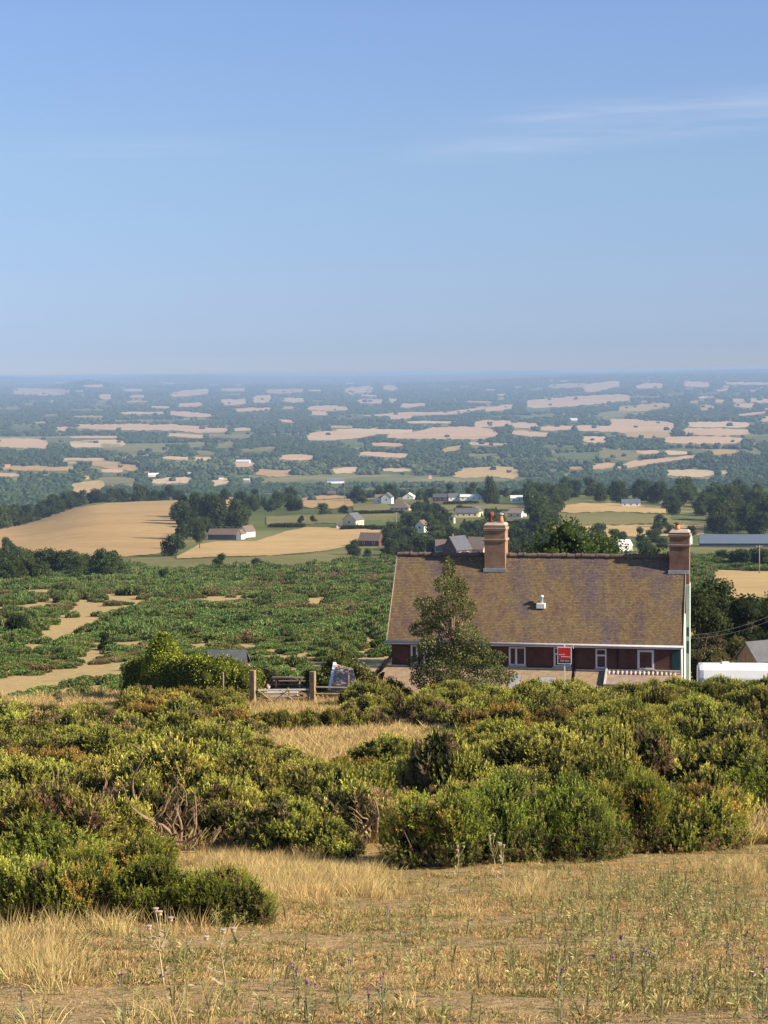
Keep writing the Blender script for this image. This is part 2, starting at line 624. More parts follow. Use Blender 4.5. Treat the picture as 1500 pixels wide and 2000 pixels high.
# ------------------------------------------------------------------ fields
FIELDS = []     # pixel polygons of every field (kept clear of trees)


def field(top, bot, mat, rough=1.0):
    """top and bottom edges as pixel polylines seen on the land, laid onto the terrain"""
    xs0 = min(top[0][0], bot[0][0]); xs1 = max(top[-1][0], bot[-1][0])
    w = xs1 - xs0
    n = int(max(8, min(110, w / 3)))
    X = np.linspace(xs0, xs1, n)
    t = np.interp(X, [p[0] for p in top], [p[1] for p in top])
    b = np.interp(X, [p[0] for p in bot], [p[1] for p in bot])
    h = np.max(b - t)
    jit = min(1.2, h * .12) * rough
    t = t + jit * 2 * vnoise(X / 9, X * 0 + xs0, 11); b = b + jit * 2 * vnoise(X / 7, X * 0 + xs0, 12)
    b = np.maximum(b, t + .15)
    mrows = int(max(3, min(40, h / 1.5)))
    s = np.linspace(0, 1, mrows)
    PX = np.broadcast_to(X[None], (mrows, n)); PY = t[None] * (1 - s[:, None]) + b[None] * s[:, None]
    H = ground_hits(PX.ravel(), PY.ravel())
    # stand a little proud of the terrain sheet
    V = H.copy(); V[:, 2] += 0.08 + H[:, 1] * .00022
    i = np.arange(mrows - 1)[:, None] * n + np.arange(n - 1)[None]
    Fc = np.stack([i, i + n, i + n + 1, i + 1], -1).reshape(-1, 4)
    yv = H[:, 1][Fc]
    ok = yv.max(1) < yv.min(1) * 1.35
    o = obj('field', np_mesh('field', V, Fc[ok], None, True), M[mat])
    tag(o, kind='structure')
    FIELDS.append(list(zip(X, t)) + list(zip(X[::-1], b[::-1])))


def lens(x0, x1, y0, y1, mat, tilt=0.0):
    h = y1 - y0; w = x1 - x0
    rs = random.Random(int(x0 * 7 + y0 * 13))
    a = .06 + .12 * rs.random(); c = .06 + .12 * rs.random()
    ym = (y0 + y1) / 2
    top = [(x0, ym + tilt - h * .32), (x0 + w * a, y0 + h * .12 * rs.random() + tilt), (x0 + w * (.4 + .2 * rs.random()), y0), (x1 - w * c, y0 + h * .15 * rs.random() - tilt), (x1, ym - tilt - h * .28)]
    bot = [(x0, ym + tilt + h * .3), (x0 + w * a, y1 - h * .2 * rs.random() + tilt), (x0 + w * (.4 + .2 * rs.random()), y1), (x1 - w * c, y1 - h * .2 * rs.random() - tilt), (x1, ym - tilt + h * .22)]
    field(top, bot, mat)


FAR = [
 (25, 137, 758, 773, 'f_pink', 0), (162, 208, 752, 757, 'f_pink', 0), (193, 220, 771, 781, 'f_pink', 0), (240, 280, 760, 765, 'f_pink', 0),
 (252, 283, 772, 778, 'f_pink', 0), (330, 410, 762, 773, 'f_pink', 3), (430, 480, 759, 765, 'f_pink', 0), (295, 333, 793, 799, 'f_pink', 0),
 (347, 395, 787, 795, 'f_pink', 1), (430, 483, 780, 792, 'f_pink', 0), (235, 322, 805, 810, 'f_pale', 0), (330, 413, 805, 814, 'f_pink', -2),
 (458, 530, 797, 804, 'f_pink', 1), (173, 220, 792, 795, 'f_green', 0), (108, 134, 834, 844, 'f_pink', 0), (20, 80, 830, 840, 'f_green', 0),
 (152, 363, 829, 841, 'f_pink', -1), (340, 446, 834, 846, 'f_pink', -2), (452, 492, 836, 843, 'f_pink', 0),
 (137, 233, 852, 857, 'f_pink', 0), (83, 187, 857, 867, 'f_green', 0), (-10, 93, 857, 876, 'f_pink', -2), (137, 245, 860, 875, 'f_pale', 1),
 (197, 330, 868, 883, 'f_olive', -3), (123, 220, 895, 901, 'f_pale', 0), (116, 150, 902, 907, 'f_pink', 0), (315, 418, 893, 900, 'f_pale', -1),
 (180, 270, 903, 918, 'f_tan', -4), (-10, 143, 911, 921, 'f_tan', 0), (-10, 37, 924, 932, 'f_pink', -1), (198, 240, 916, 924, 'f_pink', 0),
 (193, 267, 932, 946, 'f_olive', 0), (140, 204, 941, 965, 'f_gold', 3), (297, 376, 933, 945, 'f_pale', 1), (412, 447, 937, 948, 'f_pale', 2),
 (366, 400, 864, 875, 'f_olive', 0), (420, 460, 864, 876, 'f_olive', 2),
 (495, 530, 772, 788, 'f_pink', 1), (552, 597, 778, 787, 'f_pink', 0), (518, 593, 760, 769, 'f_tan', 0), (672, 730, 755, 769, 'f_pink', 2),
 (747, 777, 753, 764, 'f_pink', 0), (698, 748, 780, 789, 'f_pink', 0), (757, 778, 779, 787, 'f_pink', 0), (780, 833, 788, 796, 'f_pink', 1),
 (600, 682, 793, 803, 'f_pink', 0), (760, 807, 811, 820, 'f_pink', 0), (660, 713, 810, 817, 'f_green', 0), (948, 1003, 792, 803, 'f_pink', 3),
 (790, 893, 823, 828, 'f_pale', 0), (643, 692, 832, 837, 'f_tan', 0), (598, 733, 842, 859, 'f_pink', 3), (657, 805, 838, 848, 'f_pale', 0),
 (927, 1000, 821, 835, 'f_pink', 1), (668, 715, 862, 874, 'f_green', -1), (647, 700, 914, 926, 'f_pale', 2), (742, 807, 915, 922, 'f_pale', 0),
 (500, 570, 917, 932, 'f_tan', 0), (605, 640, 804, 812, 'f_pink', 0), (455, 500, 902, 913, 'f_pink', 0),
 (1000, 1050, 826, 837, 'f_pink', 0), (1028, 1230, 774, 794, 'f_pink', 6), (1138, 1213, 747, 763, 'f_pink', 4), (1240, 1296, 750, 760, 'f_pink', 1),
 (1335, 1388, 746, 757, 'f_pink', 0), (1415, 1510, 747, 752, 'f_pink', 0), (1068, 1147, 750, 758, 'f_tan', 1), (1395, 1415, 780, 788, 'f_pink', 0),
 (1428, 1458, 779, 787, 'f_pink', 0), (1463, 1510, 779, 788, 'f_pink', 0), (1432, 1474, 788, 797, 'f_pink', 0), (1207, 1310, 790, 803, 'f_tan', 4),
 (1167, 1227, 803, 817, 'f_olive', 3), (1055, 1120, 832, 842, 'f_pink', 0), (1123, 1253, 833, 845, 'f_pink', -2),
 (1190, 1317, 820, 843, 'f_pink', -4), (1000, 1073, 843, 853, 'f_pink', -2), (1220, 1313, 842, 857, 'f_tan', 0), (1340, 1463, 824, 836, 'f_pale', 0),
 (1335, 1467, 837, 852, 'f_pink', 0), (1297, 1450, 853, 868, 'f_pink', 0), (1135, 1185, 852, 866, 'f_pale', 0), (1170, 1253, 878, 900, 'f_olive', -3),
 (1243, 1288, 880, 888, 'f_pink', 0), (1297, 1343, 881, 890, 'f_pale', 0), (1157, 1201, 904, 917, 'f_pink', 1), (1300, 1396, 918, 932, 'f_pale', 0),
 (1405, 1424, 919, 927, 'f_pale', 0), (1485, 1510, 814, 825, 'f_pink', 0), (1366, 1397, 792, 801, 'f_tan', 0), (1060, 1120, 870, 877, 'f_green', 0),
 (1075, 1165, 885, 898, 'f_green', 0), (1110, 1145, 912, 918, 'f_tan', 0),
]
for x0, x1, y0, y1, m_, tl in FAR:
    lens(x0, x1, y0, y1, m_, tl)
# the many small fields toward the horizon
_rs = random.Random(91)
_done = [(a, b, c, d) for a, b, c, d, *_ in FAR]
_n = 0
while _n < 85:
    r_ = 742 + 150 * _rs.random() ** 1.7
    if r_ > 800 and _rs.random() < .5:
        continue
    w_ = _rs.uniform(14, 62) * (.6 + (r_ - 740) / 130); h_ = _rs.uniform(1.6, 3.6) * (.7 + (r_ - 740) / 60)
    x_ = _rs.uniform(-10, 1500)
    if any(x_ < b + 6 and x_ + w_ > a - 6 and r_ < d + 2 and r_ + h_ > c - 2 for a, b, c, d in _done):
        continue
    if 595 < x_ + w_ and x_ < 980 and 792 < r_ < 862:
        continue
    _done.append((x_, x_ + w_, r_, r_ + h_)); _n += 1
    lens(x_, x_ + w_, r_, r_ + h_, _rs.choice(['f_pink', 'f_pink', 'f_pale', 'f_tan', 'f_olive', 'f_green']), _rs.uniform(-.25, .25) * h_ + (.06 * w_ * _rs.random() if x_ > 950 else 0))
# long shaped ones
field([(708, 812), (780, 806), (870, 805), (947, 795)], [(708, 814), (780, 813), (870, 811), (947, 800)], 'f_pink')
field([(753, 850), (800, 846), (850, 835), (935, 834), (973, 843)], [(753, 856), (800, 858), (850, 858), (935, 859), (973, 853)], 'f_pink')
field([(883, 925), (905, 916), (960, 912), (1000, 912), (1017, 922)], [(883, 931), (905, 935), (960, 932), (1000, 936), (1017, 930)], 'f_gold')
field([(1203, 914), (1230, 902), (1290, 896), (1360, 889)], [(1203, 917), (1230, 914), (1290, 904), (1360, 894)], 'f_pink')
# the near farmland
field([(-40, 1050), (0, 1036), (60, 1010), (120, 996), (210, 984), (280, 980), (348, 978)],
      [(-40, 1105), (0, 1100), (60, 1094), (190, 1088), (250, 1088), (310, 1082), (348, 1058)], 'f_tan', .4)
field([(345, 1088), (390, 1064), (420, 1058), (500, 1058), (560, 1038), (600, 1030), (680, 1032), (748, 1036)],
      [(345, 1092), (390, 1090), (430, 1088), (530, 1086), (600, 1080), (640, 1076), (720, 1058), (748, 1044)], 'f_gold', .4)
field([(255, 1092), (330, 1088), (345, 1094), (430, 1091), (600, 1084), (690, 1076)],
      [(255, 1108), (330, 1112), (430, 1114), (500, 1112), (600, 1108), (690, 1098)], 'f_olive', .4)
field([(575, 980), (600, 971), (650, 968), (690, 974)], [(575, 986), (600, 992), (650, 994), (690, 990)], 'f_tan')
field([(440, 975), (455, 968), (464, 972)], [(440, 1000), (455, 1000), (464, 990)], 'f_gold')
field([(520, 1010), (600, 1006), (680, 1004), (780, 1002)], [(520, 1026), (600, 1024), (680, 1022), (780, 1020)], 'f_olive')
field([(690, 984), (740, 982), (770, 990)], [(690, 1000), (740, 1000), (770, 998)], 'f_olive')
field([(700, 1018), (780, 1014)], [(700, 1030), (780, 1028)], 'f_green')
field([(860, 985), (950, 984), (1010, 988)], [(860, 998), (950, 996), (1010, 998)], 'f_olive')
field([(985, 1000), (1045, 998)], [(985, 1020), (1045, 1020)], 'f_olive')
field([(1095, 990), (1130, 984), (1200, 984), (1300, 994)], [(1095, 1002), (1130, 1002), (1200, 1000), (1300, 1004)], 'f_gold')
field([(1088, 1004), (1200, 1001), (1310, 1006)], [(1088, 1026), (1200, 1026), (1310, 1022)], 'f_olive')
field([(1080, 1027), (1200, 1027), (1375, 1024)], [(1080, 1050), (1200, 1050), (1375, 1046)], 'f_gold')
field([(1380, 1112), (1400, 1112), (1450, 1116), (1540, 1117)], [(1380, 1180), (1400, 1190), (1450, 1190), (1540, 1180)], 'f_gold', .4)

NFN = 18
# ------------------------------------------------------------------ foliage generators
GREEN = np.array([.115, .14, .03]); TIP = np.array([.52, .50, .105]); BROWN = np.array([.30, .20, .11])
OCHRE = np.array([.5, .33, .075]); DARK = np.array([.03, .042, .014])


def unit(a):
    return a / (np.linalg.norm(a, axis=-1, keepdims=True) + 1e-9)


def lobe_points(rg, lobes, n, depth=.12, zmin=None):
    lobes = np.asarray(lobes, float)          # x y z rx ry rz
    area = (lobes[:, 3] * lobes[:, 4] + lobes[:, 4] * lobes[:, 5] + lobes[:, 3] * lobes[:, 5])
    k = rg.choice(len(lobes), n, p=area / area.sum())
    d = unit(rg.normal(size=(n, 3)))
    rr = 1 - depth * rg.random(n) ** 1.5
    P = lobes[k, :3] + d * lobes[k, 3:] * rr[:, None]
    nrm = unit(d / lobes[k, 3:])
    keep = np.ones(n, bool)
    for q in range(len(lobes)):
        e = (((P - lobes[q, :3]) / lobes[q, 3:]) ** 2).sum(1)
        keep &= ~((e < .72) & (k != q))
    if zmin is not None:
        keep &= P[:, 2] > zmin
    return P[keep], nrm[keep], k[keep]


def blades(rg, P, Nn, m, Lr, Wr, a=.7, b=.6, c=.55, cols=None, colj=.18, tip=None):
    """m slender diamond blades at every point; returns V, F, C"""
    n = len(P)
    P = np.repeat(P, m, 0); Nn = np.repeat(Nn, m, 0)
    d = unit(Nn * a + np.array([0, 0, 1]) * b + rg.normal(size=P.shape) * c)
    s = unit(np.cross(d, unit(rg.normal(size=P.shape))))
    Ln = rg.uniform(*Lr, size=(n * m, 1)); W = rg.uniform(*Wr, size=(n * m, 1))
    V = np.stack([P, P + d * Ln * .45 + s * W * .5, P + d * Ln, P + d * Ln * .45 - s * W * .5], 1).reshape(-1, 3)
    Fc = np.arange(n * m * 4).reshape(-1, 4)
    C = np.repeat(cols, m, 0) * (1 + colj * rg.normal(size=(n * m, 1)))
    C = np.repeat(C[:, None], 4, 1)
    if tip is not None:
        C[:, 2] = C[:, 2] * .5 + np.asarray(tip) * .5
        C[:, 0] *= .7
    return V, Fc, np.clip(C, .004, .9).reshape(-1, 3)


def ico_core(lobes, scale, col, sub=2):
    import bmesh
    bm = bmesh.new()
    for l in lobes:
        mt = Matrix.Translation(l[:3]) @ Matrix.Diagonal((*(np.asarray(l[3:]) * scale), 1))
        bmesh.ops.create_icosphere(bm, subdivisions=sub, radius=1, matrix=mt)
    bmesh.ops.triangulate(bm, faces=bm.faces)
    V = np.array([v.co[:] for v in bm.verts]); Fc = np.array([[v.index for v in f.verts] for f in bm.faces])
    bm.free()
    return V, Fc, np.broadcast_to(col, V.shape)


def join(parts):
    """join (V,F4,C) blocks; triangles are padded by splitting quads"""
    Vs, Fs, Cs, o = [], [], [], 0
    for V, Fc, C in parts:
        if Fc.shape[1] == 4:
            Fc = np.concatenate([Fc[:, [0, 1, 2]], Fc[:, [0, 2, 3]]])
        Vs.append(V); Fs.append(Fc + o); Cs.append(C); o += len(V)
    return np.concatenate(Vs), np.concatenate(Fs), np.concatenate(Cs)


def gorse_lobes(rg, k, rx, ry, h, big=1.0):
    ls = []
    for i in range(k):
        a = rg.uniform(0, 2 * math.pi); q = math.sqrt(rg.random())
        x = math.cos(a) * q * rx * .72; y = math.sin(a) * q * ry * .72
        top = h * (1 - .5 * q ** 2.2) * rg.uniform(.82, 1.08)
        r = rg.uniform(.28, .5) * min(1.25, .5 + .35 * rx) * big
        z = max(.2, top - r * .8)
        ls.append((x, y, z, r * rg.uniform(1, 1.3), r * rg.uniform(1, 1.3), r * rg.uniform(.75, 1.0)))
        if z > .75:
            ls.append((x * 1.1, y * 1.1, z * .48, r * 1.15, r * 1.15, r * .95))
    return ls


def gorse_mesh(name, seed, rx, ry, h, nshoot, style='green', deep=(1, 1, 1), hol=.3, m=18, Ls=(.15, .32), Lr=(.045, .085), Wr=(.009, .0155), k=16):
    """upright spiny shoots standing on a lumpy dome, with open gaps down to the dark inside"""
    rg = np.random.default_rng(seed)
    lobes = gorse_lobes(rg, k, rx, ry, h, 1.3 if hol < .25 else 1.0)
    P, Nn, kk = lobe_points(rg, lobes, int(nshoot * 2.6), .3, .02)
    q = vnoise(P[:, 0] * 2.4 + P[:, 2] * 1.7, P[:, 1] * 2.4 - P[:, 2] * 1.3, seed + 9) + .5
    q2 = vnoise(P[:, 0] * 6.1 + P[:, 2] * 4.7, P[:, 1] * 6.1 - P[:, 2] * 5.3, seed + 19) + .5
    kp = rg.random(len(P)) < np.clip((q - hol) * 2.7, .04, 1) * np.clip(.3 + q2 * 1.2, 0, 1)
    P, Nn, kk, q = P[kp], Nn[kp], kk[kp], q[kp]
    P = P + Nn * ((q - .55) * .3)[:, None] - Nn * .06
    n = len(P)
    hz = np.clip(P[:, 2] / h, 0, 1)
    br = {'green': .16, 'mixed': .34, 'brown': .62, 'ochre': .2}[style]
    dead = (vnoise(P[:, 0] * 1.6 + seed, P[:, 1] * 1.6 + P[:, 2] * 1.3, seed) + .5 + rg.normal(size=n) * .07) < br
    dead |= (hz < .3) & (rg.random(n) < .45)
    oc = {'green': .06, 'mixed': .15, 'brown': .06, 'ochre': .72}[style]
    fl = ((vnoise(P[:, 0] * 1.3 - seed, P[:, 1] * 1.3 - P[:, 2], seed + 3) + .5 + rg.normal(size=n) * .1) < oc) & (hz > .4) & ~dead
    sb = rg.uniform(.7, 1.3, (n, 1)) * (1 + .14 * rg.normal(size=(len(lobes), 1)))[kk]
    yel = rg.random((n, 1)) * .35
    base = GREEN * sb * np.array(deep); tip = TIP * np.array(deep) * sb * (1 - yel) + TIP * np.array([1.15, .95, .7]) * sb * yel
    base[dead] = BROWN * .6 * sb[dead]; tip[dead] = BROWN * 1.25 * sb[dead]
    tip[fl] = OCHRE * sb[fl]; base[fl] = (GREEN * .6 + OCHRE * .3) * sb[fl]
    A = unit(Nn * .55 + np.array([0, 0, .75]) + rg.normal(size=P.shape) * .28)
    Ln = rg.uniform(*Ls, size=(n, 1)) * np.where(dead, .8, 1)[:, None]
    t = rg.random((n, m, 1)) ** .8
    pos = P[:, None] + A[:, None] * (Ln[:, None] * t) * .9
    dirs = unit(A[:, None] * (.55 + .5 * t) + rg.normal(size=(n, m, 3)) * (.62 - .25 * t))
    L_ = rg.uniform(*Lr, size=(n, m, 1)) * (1.25 - .45 * t); W_ = rg.uniform(*Wr, size=(n, m, 1))
    sd = unit(np.cross(dirs, unit(rg.normal(size=dirs.shape))))
    V = np.stack([pos, pos + dirs * L_ * .45 + sd * W_ * .5, pos + dirs * L_, pos + dirs * L_ * .45 - sd * W_ * .5], 2).reshape(-1, 3)
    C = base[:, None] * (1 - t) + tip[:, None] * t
    C = C * (1 + .18 * rg.normal(size=(n, m, 1)))
    C = np.repeat(C[:, :, None], 4, 2).reshape(-1, 3)
    Fc = np.arange(n * m * 4).reshape(-1, 4)
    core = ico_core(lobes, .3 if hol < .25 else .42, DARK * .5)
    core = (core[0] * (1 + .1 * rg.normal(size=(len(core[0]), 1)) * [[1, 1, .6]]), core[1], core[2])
    # inner spines, coloured dark like the core to paint shade into the hollows
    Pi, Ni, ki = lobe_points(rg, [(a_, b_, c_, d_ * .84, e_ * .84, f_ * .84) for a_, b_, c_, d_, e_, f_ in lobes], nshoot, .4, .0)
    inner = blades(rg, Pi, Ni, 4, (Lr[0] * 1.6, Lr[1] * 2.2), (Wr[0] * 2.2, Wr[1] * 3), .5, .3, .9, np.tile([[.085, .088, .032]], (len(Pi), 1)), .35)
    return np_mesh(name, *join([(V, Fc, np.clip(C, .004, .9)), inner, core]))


def stems_mesh(name, seed, rx, h, n=7):
    rg = random.Random(seed)
    mb = MB()
    for i in range(n):
        a = rg.uniform(0, 6.28); r = rg.uniform(.3, .8) * rx
        p0 = Vector((rg.uniform(-.15, .15), rg.uniform(-.15, .15), -.1))
        p2 = Vector((math.cos(a) * r, math.sin(a) * r, h * rg.uniform(.45, .8)))
        p1 = (p0 + p2) / 2 + Vector((rg.uniform(-.2, .2), rg.uniform(-.2, .2), -.1))
        mb.tube([p0, p1, p2], [.035, .025, .01], 5)
    me = bpy.data.meshes.new(name); me.from_pydata(mb.v, [], mb.f); me.update()
    me.materials.append(M['bark'])
    return me


def proto(name, cat, parts):
    """a thing prototype kept out of the scene: Empty + part meshes"""
    r = bpy.data.objects.new(name, None); r['category'] = cat
    ks = []
    for pn, me in parts:
        ks.append(bpy.data.objects.new(pn, me))
    KIDS[r.name] = ks
    return r


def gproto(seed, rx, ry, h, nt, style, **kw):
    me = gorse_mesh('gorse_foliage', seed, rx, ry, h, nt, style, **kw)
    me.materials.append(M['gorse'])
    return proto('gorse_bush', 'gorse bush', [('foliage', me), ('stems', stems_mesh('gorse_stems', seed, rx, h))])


# near, detailed
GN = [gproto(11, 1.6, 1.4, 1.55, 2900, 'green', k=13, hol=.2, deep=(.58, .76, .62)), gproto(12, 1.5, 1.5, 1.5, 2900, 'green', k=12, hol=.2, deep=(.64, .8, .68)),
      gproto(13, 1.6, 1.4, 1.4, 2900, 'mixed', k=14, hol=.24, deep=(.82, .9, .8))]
# belt
BK = dict(m=14, Ls=(.16, .36), Lr=(.07, .13), Wr=(.016, .027))
GB = {'green': [gproto(21 + i, 1.6, 1.5, 1.45, 1750, 'green', k=15, **BK) for i in range(3)],
      'mixed': [gproto(31 + i, 1.6, 1.5, 1.35, 1750, 'mixed', k=15, **BK) for i in range(3)],
      'brown': [gproto(41 + i, 1.5, 1.4, 1.2, 1100, 'brown', k=14, **BK) for i in range(2)],
      'ochre': [gproto(51 + i, 1.5, 1.4, 1.3, 1450, 'ochre', k=14, **BK) for i in range(2)]}


def put_gorse(p, x, y, rz, s, label, group):
    z = float(T(x, y)) - .06
    if not isinstance(s, tuple):
        s = (s, s, s)
    return dup(p, (x, y, z), rz, s, label, group)


def gx(px, Y):
    """world x on the ground under pixel column px at distance Y"""
    lo = (px - 750) / F * Y
    for _ in range(3):
        q = project(np.array([lo, Y, float(T(lo, Y))]))
        lo += (px - q[0]) / F * Y
    return lo


rnd = random.Random(5)
TAKEN = []


def special(p, px, Y, s, label, rz=None):
    x = gx(px, Y)
    TAKEN.append((x, Y, 1.5 * (s if not isinstance(s, tuple) else max(s[:2]))))
    return put_gorse(p, x, Y, rnd.uniform(0, 6.28) if rz is None else rz, s, label, 'gorse bushes at the front of the thicket')


# the broad dark pair at the right front edge
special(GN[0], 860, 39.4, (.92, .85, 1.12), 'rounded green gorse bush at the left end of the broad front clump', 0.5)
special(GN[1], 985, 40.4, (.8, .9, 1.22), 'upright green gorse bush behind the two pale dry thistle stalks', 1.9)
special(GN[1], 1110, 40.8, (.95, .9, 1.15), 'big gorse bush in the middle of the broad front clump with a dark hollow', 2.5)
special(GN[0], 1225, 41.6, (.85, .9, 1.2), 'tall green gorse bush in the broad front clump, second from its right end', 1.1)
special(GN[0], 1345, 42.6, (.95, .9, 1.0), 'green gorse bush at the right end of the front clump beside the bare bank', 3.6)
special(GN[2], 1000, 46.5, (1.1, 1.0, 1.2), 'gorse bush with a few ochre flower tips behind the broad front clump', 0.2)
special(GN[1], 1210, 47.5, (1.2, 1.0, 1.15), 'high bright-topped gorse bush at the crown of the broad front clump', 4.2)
# the left front bush mass
special(GN[2], 20, 25.2, (.8, .6, .74), 'gorse bush with bare brown patches at the lower left frame edge', 1.3)
special(GN[0], 165, 24.8, (.62, .55, .66), 'bright green gorse bush in the lower left mass behind tall dry grass', 2.2)
special(GN[1], 310, 24.2, (.5, .5, .56), 'low green gorse bush in the lower left mass with a dark hollow beneath', 0.3)
special(GN[0], 425, 23.8, (.46, .5, .52), 'rounded green gorse bush at the right end of the lower left mass', 5.0)
special(GN[1], 80, 28.2, (.95, .75, .85), 'gorse bush with a dark brown hollow behind the lower left mass', 3.3)
special(GN[0], 240, 27.6, (.8, .6, .74), 'long green gorse bush sloping down in front of the twisted bare branches', 0.9)
special(GN[2], 385, 26.2, (.5, .5, .5), 'small yellowish gorse bush behind the right end of the lower left mass', 1.9)
# brown hollow and neighbours, centre
special(GB['brown'][0], 690, 47.0, (1.0, .9, 1.1), 'brown half dead gorse bush in the centre hollow', 0.0)
special(GB['mixed'][0], 560, 43.5, (.8, .8, .85), 'yellowish gorse bush beside the centre hollow', 1.0)
special(GB['mixed'][1], 640, 42.3, (.6, .6, .55), 'small low gorse bush in front of the brown centre hollow', 2.0)
special(GB['brown'][1], 450, 46.0, (.9, .8, .9), 'grey brown dying gorse bush right of the twisted branches', 2.0)
special(GB['brown'][0], 290, 47.5, (1.1, .8, 1.25), 'thin brown gorse bush standing over the twisted bare branches', 2.6)
special(GB['mixed'][2], 110, 40.5, (1.3, 1.0, 1.25), 'wide green and brown gorse bush at the left edge above the lower left mass', 2.6)
special(GB['mixed'][0], 215, 43.0, (.8, .8, 1.0), 'gorse bush with pinkish brown twigs left of the twisted bare branches', .6)
# orange bush below the hedge and its neighbours
special(GB['ochre'][0], 320, 101.5, (1.55, 1.2, 1.22), 'orange flowered gorse bush directly below the dark hedge', 0.4)
special(GB['ochre'][1], 270, 100.0, (1.1, 1.0, .8), 'low orange flowered gorse bush left of the tall orange one', 0.4)
special(GB['ochre'][1], 440, 93.0, (1.6, 1.1, .95), 'broad ochre gorse bush below the gate post', 1.4)
special(GB['ochre'][0], 690, 68.0, (.9, .8, .8), 'gorse bush with an orange top at the lower edge of the small clearing', 2.4)
special(GB['ochre'][1], 1370, 47.5, (.8, .7, .9), 'ochre tipped gorse bush at the right shoulder of the front clump', 2.4)
special(GB['green'][0], 1395, 105.5, (.9, .9, 1.2), 'green gorse bush standing against the left end of the white caravan', 1.0)
special(GB['green'][2], 1452, 105.0, (1.0, .9, 1.22), 'green gorse bush standing against the middle of the white caravan', 2.0)
special(GB['mixed'][1], 1510, 104.5, (1.0, .9, 1.3), 'gorse bush at the right frame edge in front of the white caravan', 3.0)
special(GN[1], 1490, 53.0, (1.4, 1.2, 1.1), 'dark shaded gorse bush at the right frame edge above the bare bank', 2.8)
special(GB['green'][1], 1440, 56.5, (1.3, 1.2, 1.35), 'tall gorse bush left of the right frame edge with a black shadow under it', 2.8)

for i_, (px_, k_) in enumerate(((515, 'green'), (560, 'mixed'), (600, 'green'), (642, 'mixed'), (688, 'green'), (735, 'brown'))):
    special(GB[k_][i_ % 2], px_, 93.5 + i_ * .35, (.66, .6, .78 + .05 * (i_ % 2)), ['green gorse bush below the left gate post', 'low mixed gorse bush under the middle of the gate', 'green gorse bush below the right gate post', 'mixed gorse bush under the rail fence', 'green gorse bush below the pinkish roofed shed', 'brown gorse bush below the yellow garden shrub'][i_])
# the belt between the front edge and the cottage
OPEN = [  # ground-pixel polygons kept clear of gorse
    [(482, 1434), (620, 1428), (900, 1430), (935, 1452), (925, 1500), (640, 1514), (480, 1500)],
    [(440, 1330), (650, 1330), (690, 1380), (690, 1424), (470, 1426)],
    [(-60, 1372), (120, 1366), (250, 1372), (250, 1420), (120, 1412), (-60, 1420)],
    [(230, 1240), (500, 1240), (500, 1378), (240, 1378)],
    [(640, 1300), (1560, 1290), (1560, 1362), (760, 1368), (640, 1368)],
    [(1400, 1600), (1600, 1578), (1600, 1760), (1395, 1760)],
    [(190, 1590), (430, 1590), (430, 1700), (190, 1700)],
    [(520, 1660), (1440, 1690), (1440, 1760), (520, 1760)],
    [(360, 1640), (560, 1640), (560, 1720), (360, 1720)],
]
rg = np.random.default_rng(77)
cand = []
tries = 0
while tries < 6000 and len(cand) < 235:
    tries += 1
    Y = math.sqrt(rg.uniform(40.5 ** 2, 113 ** 2))
    px = rg.uniform(-120, 1620)
    x = gx(px, Y)
    q = project(np.array([x, Y, float(T(x, Y))]))
    bad = any(inpoly(np.array([q[0]]), np.array([q[1]]), p)[0] for p in OPEN)
    if bad or (Y < 45 and px > 480) or Y > 111 + rg.random():
        continue
    s = rg.uniform(.75, 1.2) * (0.8 + .3 * (Y > 55))
    if any((x - a) ** 2 + ((Y - b) * .8) ** 2 < (.62 * (1.5 * s + r)) ** 2 for a, b, r in cand + TAKEN):
        continue
    cand.append((x, Y, 1.5 * s))
for x, Y, r in cand:
    q = project(np.array([x, Y, float(T(x, Y))]))
    nz = float(vnoise(x / 7, Y / 9, 21)) + .5
    no = float(vnoise(x / 6, Y / 8, 22)) + .5
    st = 'green' if nz > .55 else ('mixed' if nz > .3 else 'brown')
    if no > .83:
        st = 'ochre'
    p = GB[st][int(rg.integers(len(GB[st])))]
    hs = r / 1.5 * rg.uniform(.85, 1.15)
    if rg.random() < .3 and (Y < 58 or q[0] > 980):
        hs *= 1.25
    if 60 < Y < 90 and 440 < q[0] < 960:
        hs *= .8
    if Y > 99:
        hs = min(hs, 1.03)
    side = 'before the cottage' if q[0] > 650 and Y > 85 else ('below the hedge and gate' if Y > 85 else 'between the front bushes and the small clearing')
    word = {'green': 'green', 'mixed': 'green and brown', 'brown': 'brownish', 'ochre': 'ochre tinged'}[st]
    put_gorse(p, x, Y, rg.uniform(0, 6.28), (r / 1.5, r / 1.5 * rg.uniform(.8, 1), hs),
              f'{word} gorse bush in the thicket {side}', f'{word} gorse bushes in the thicket {side}')

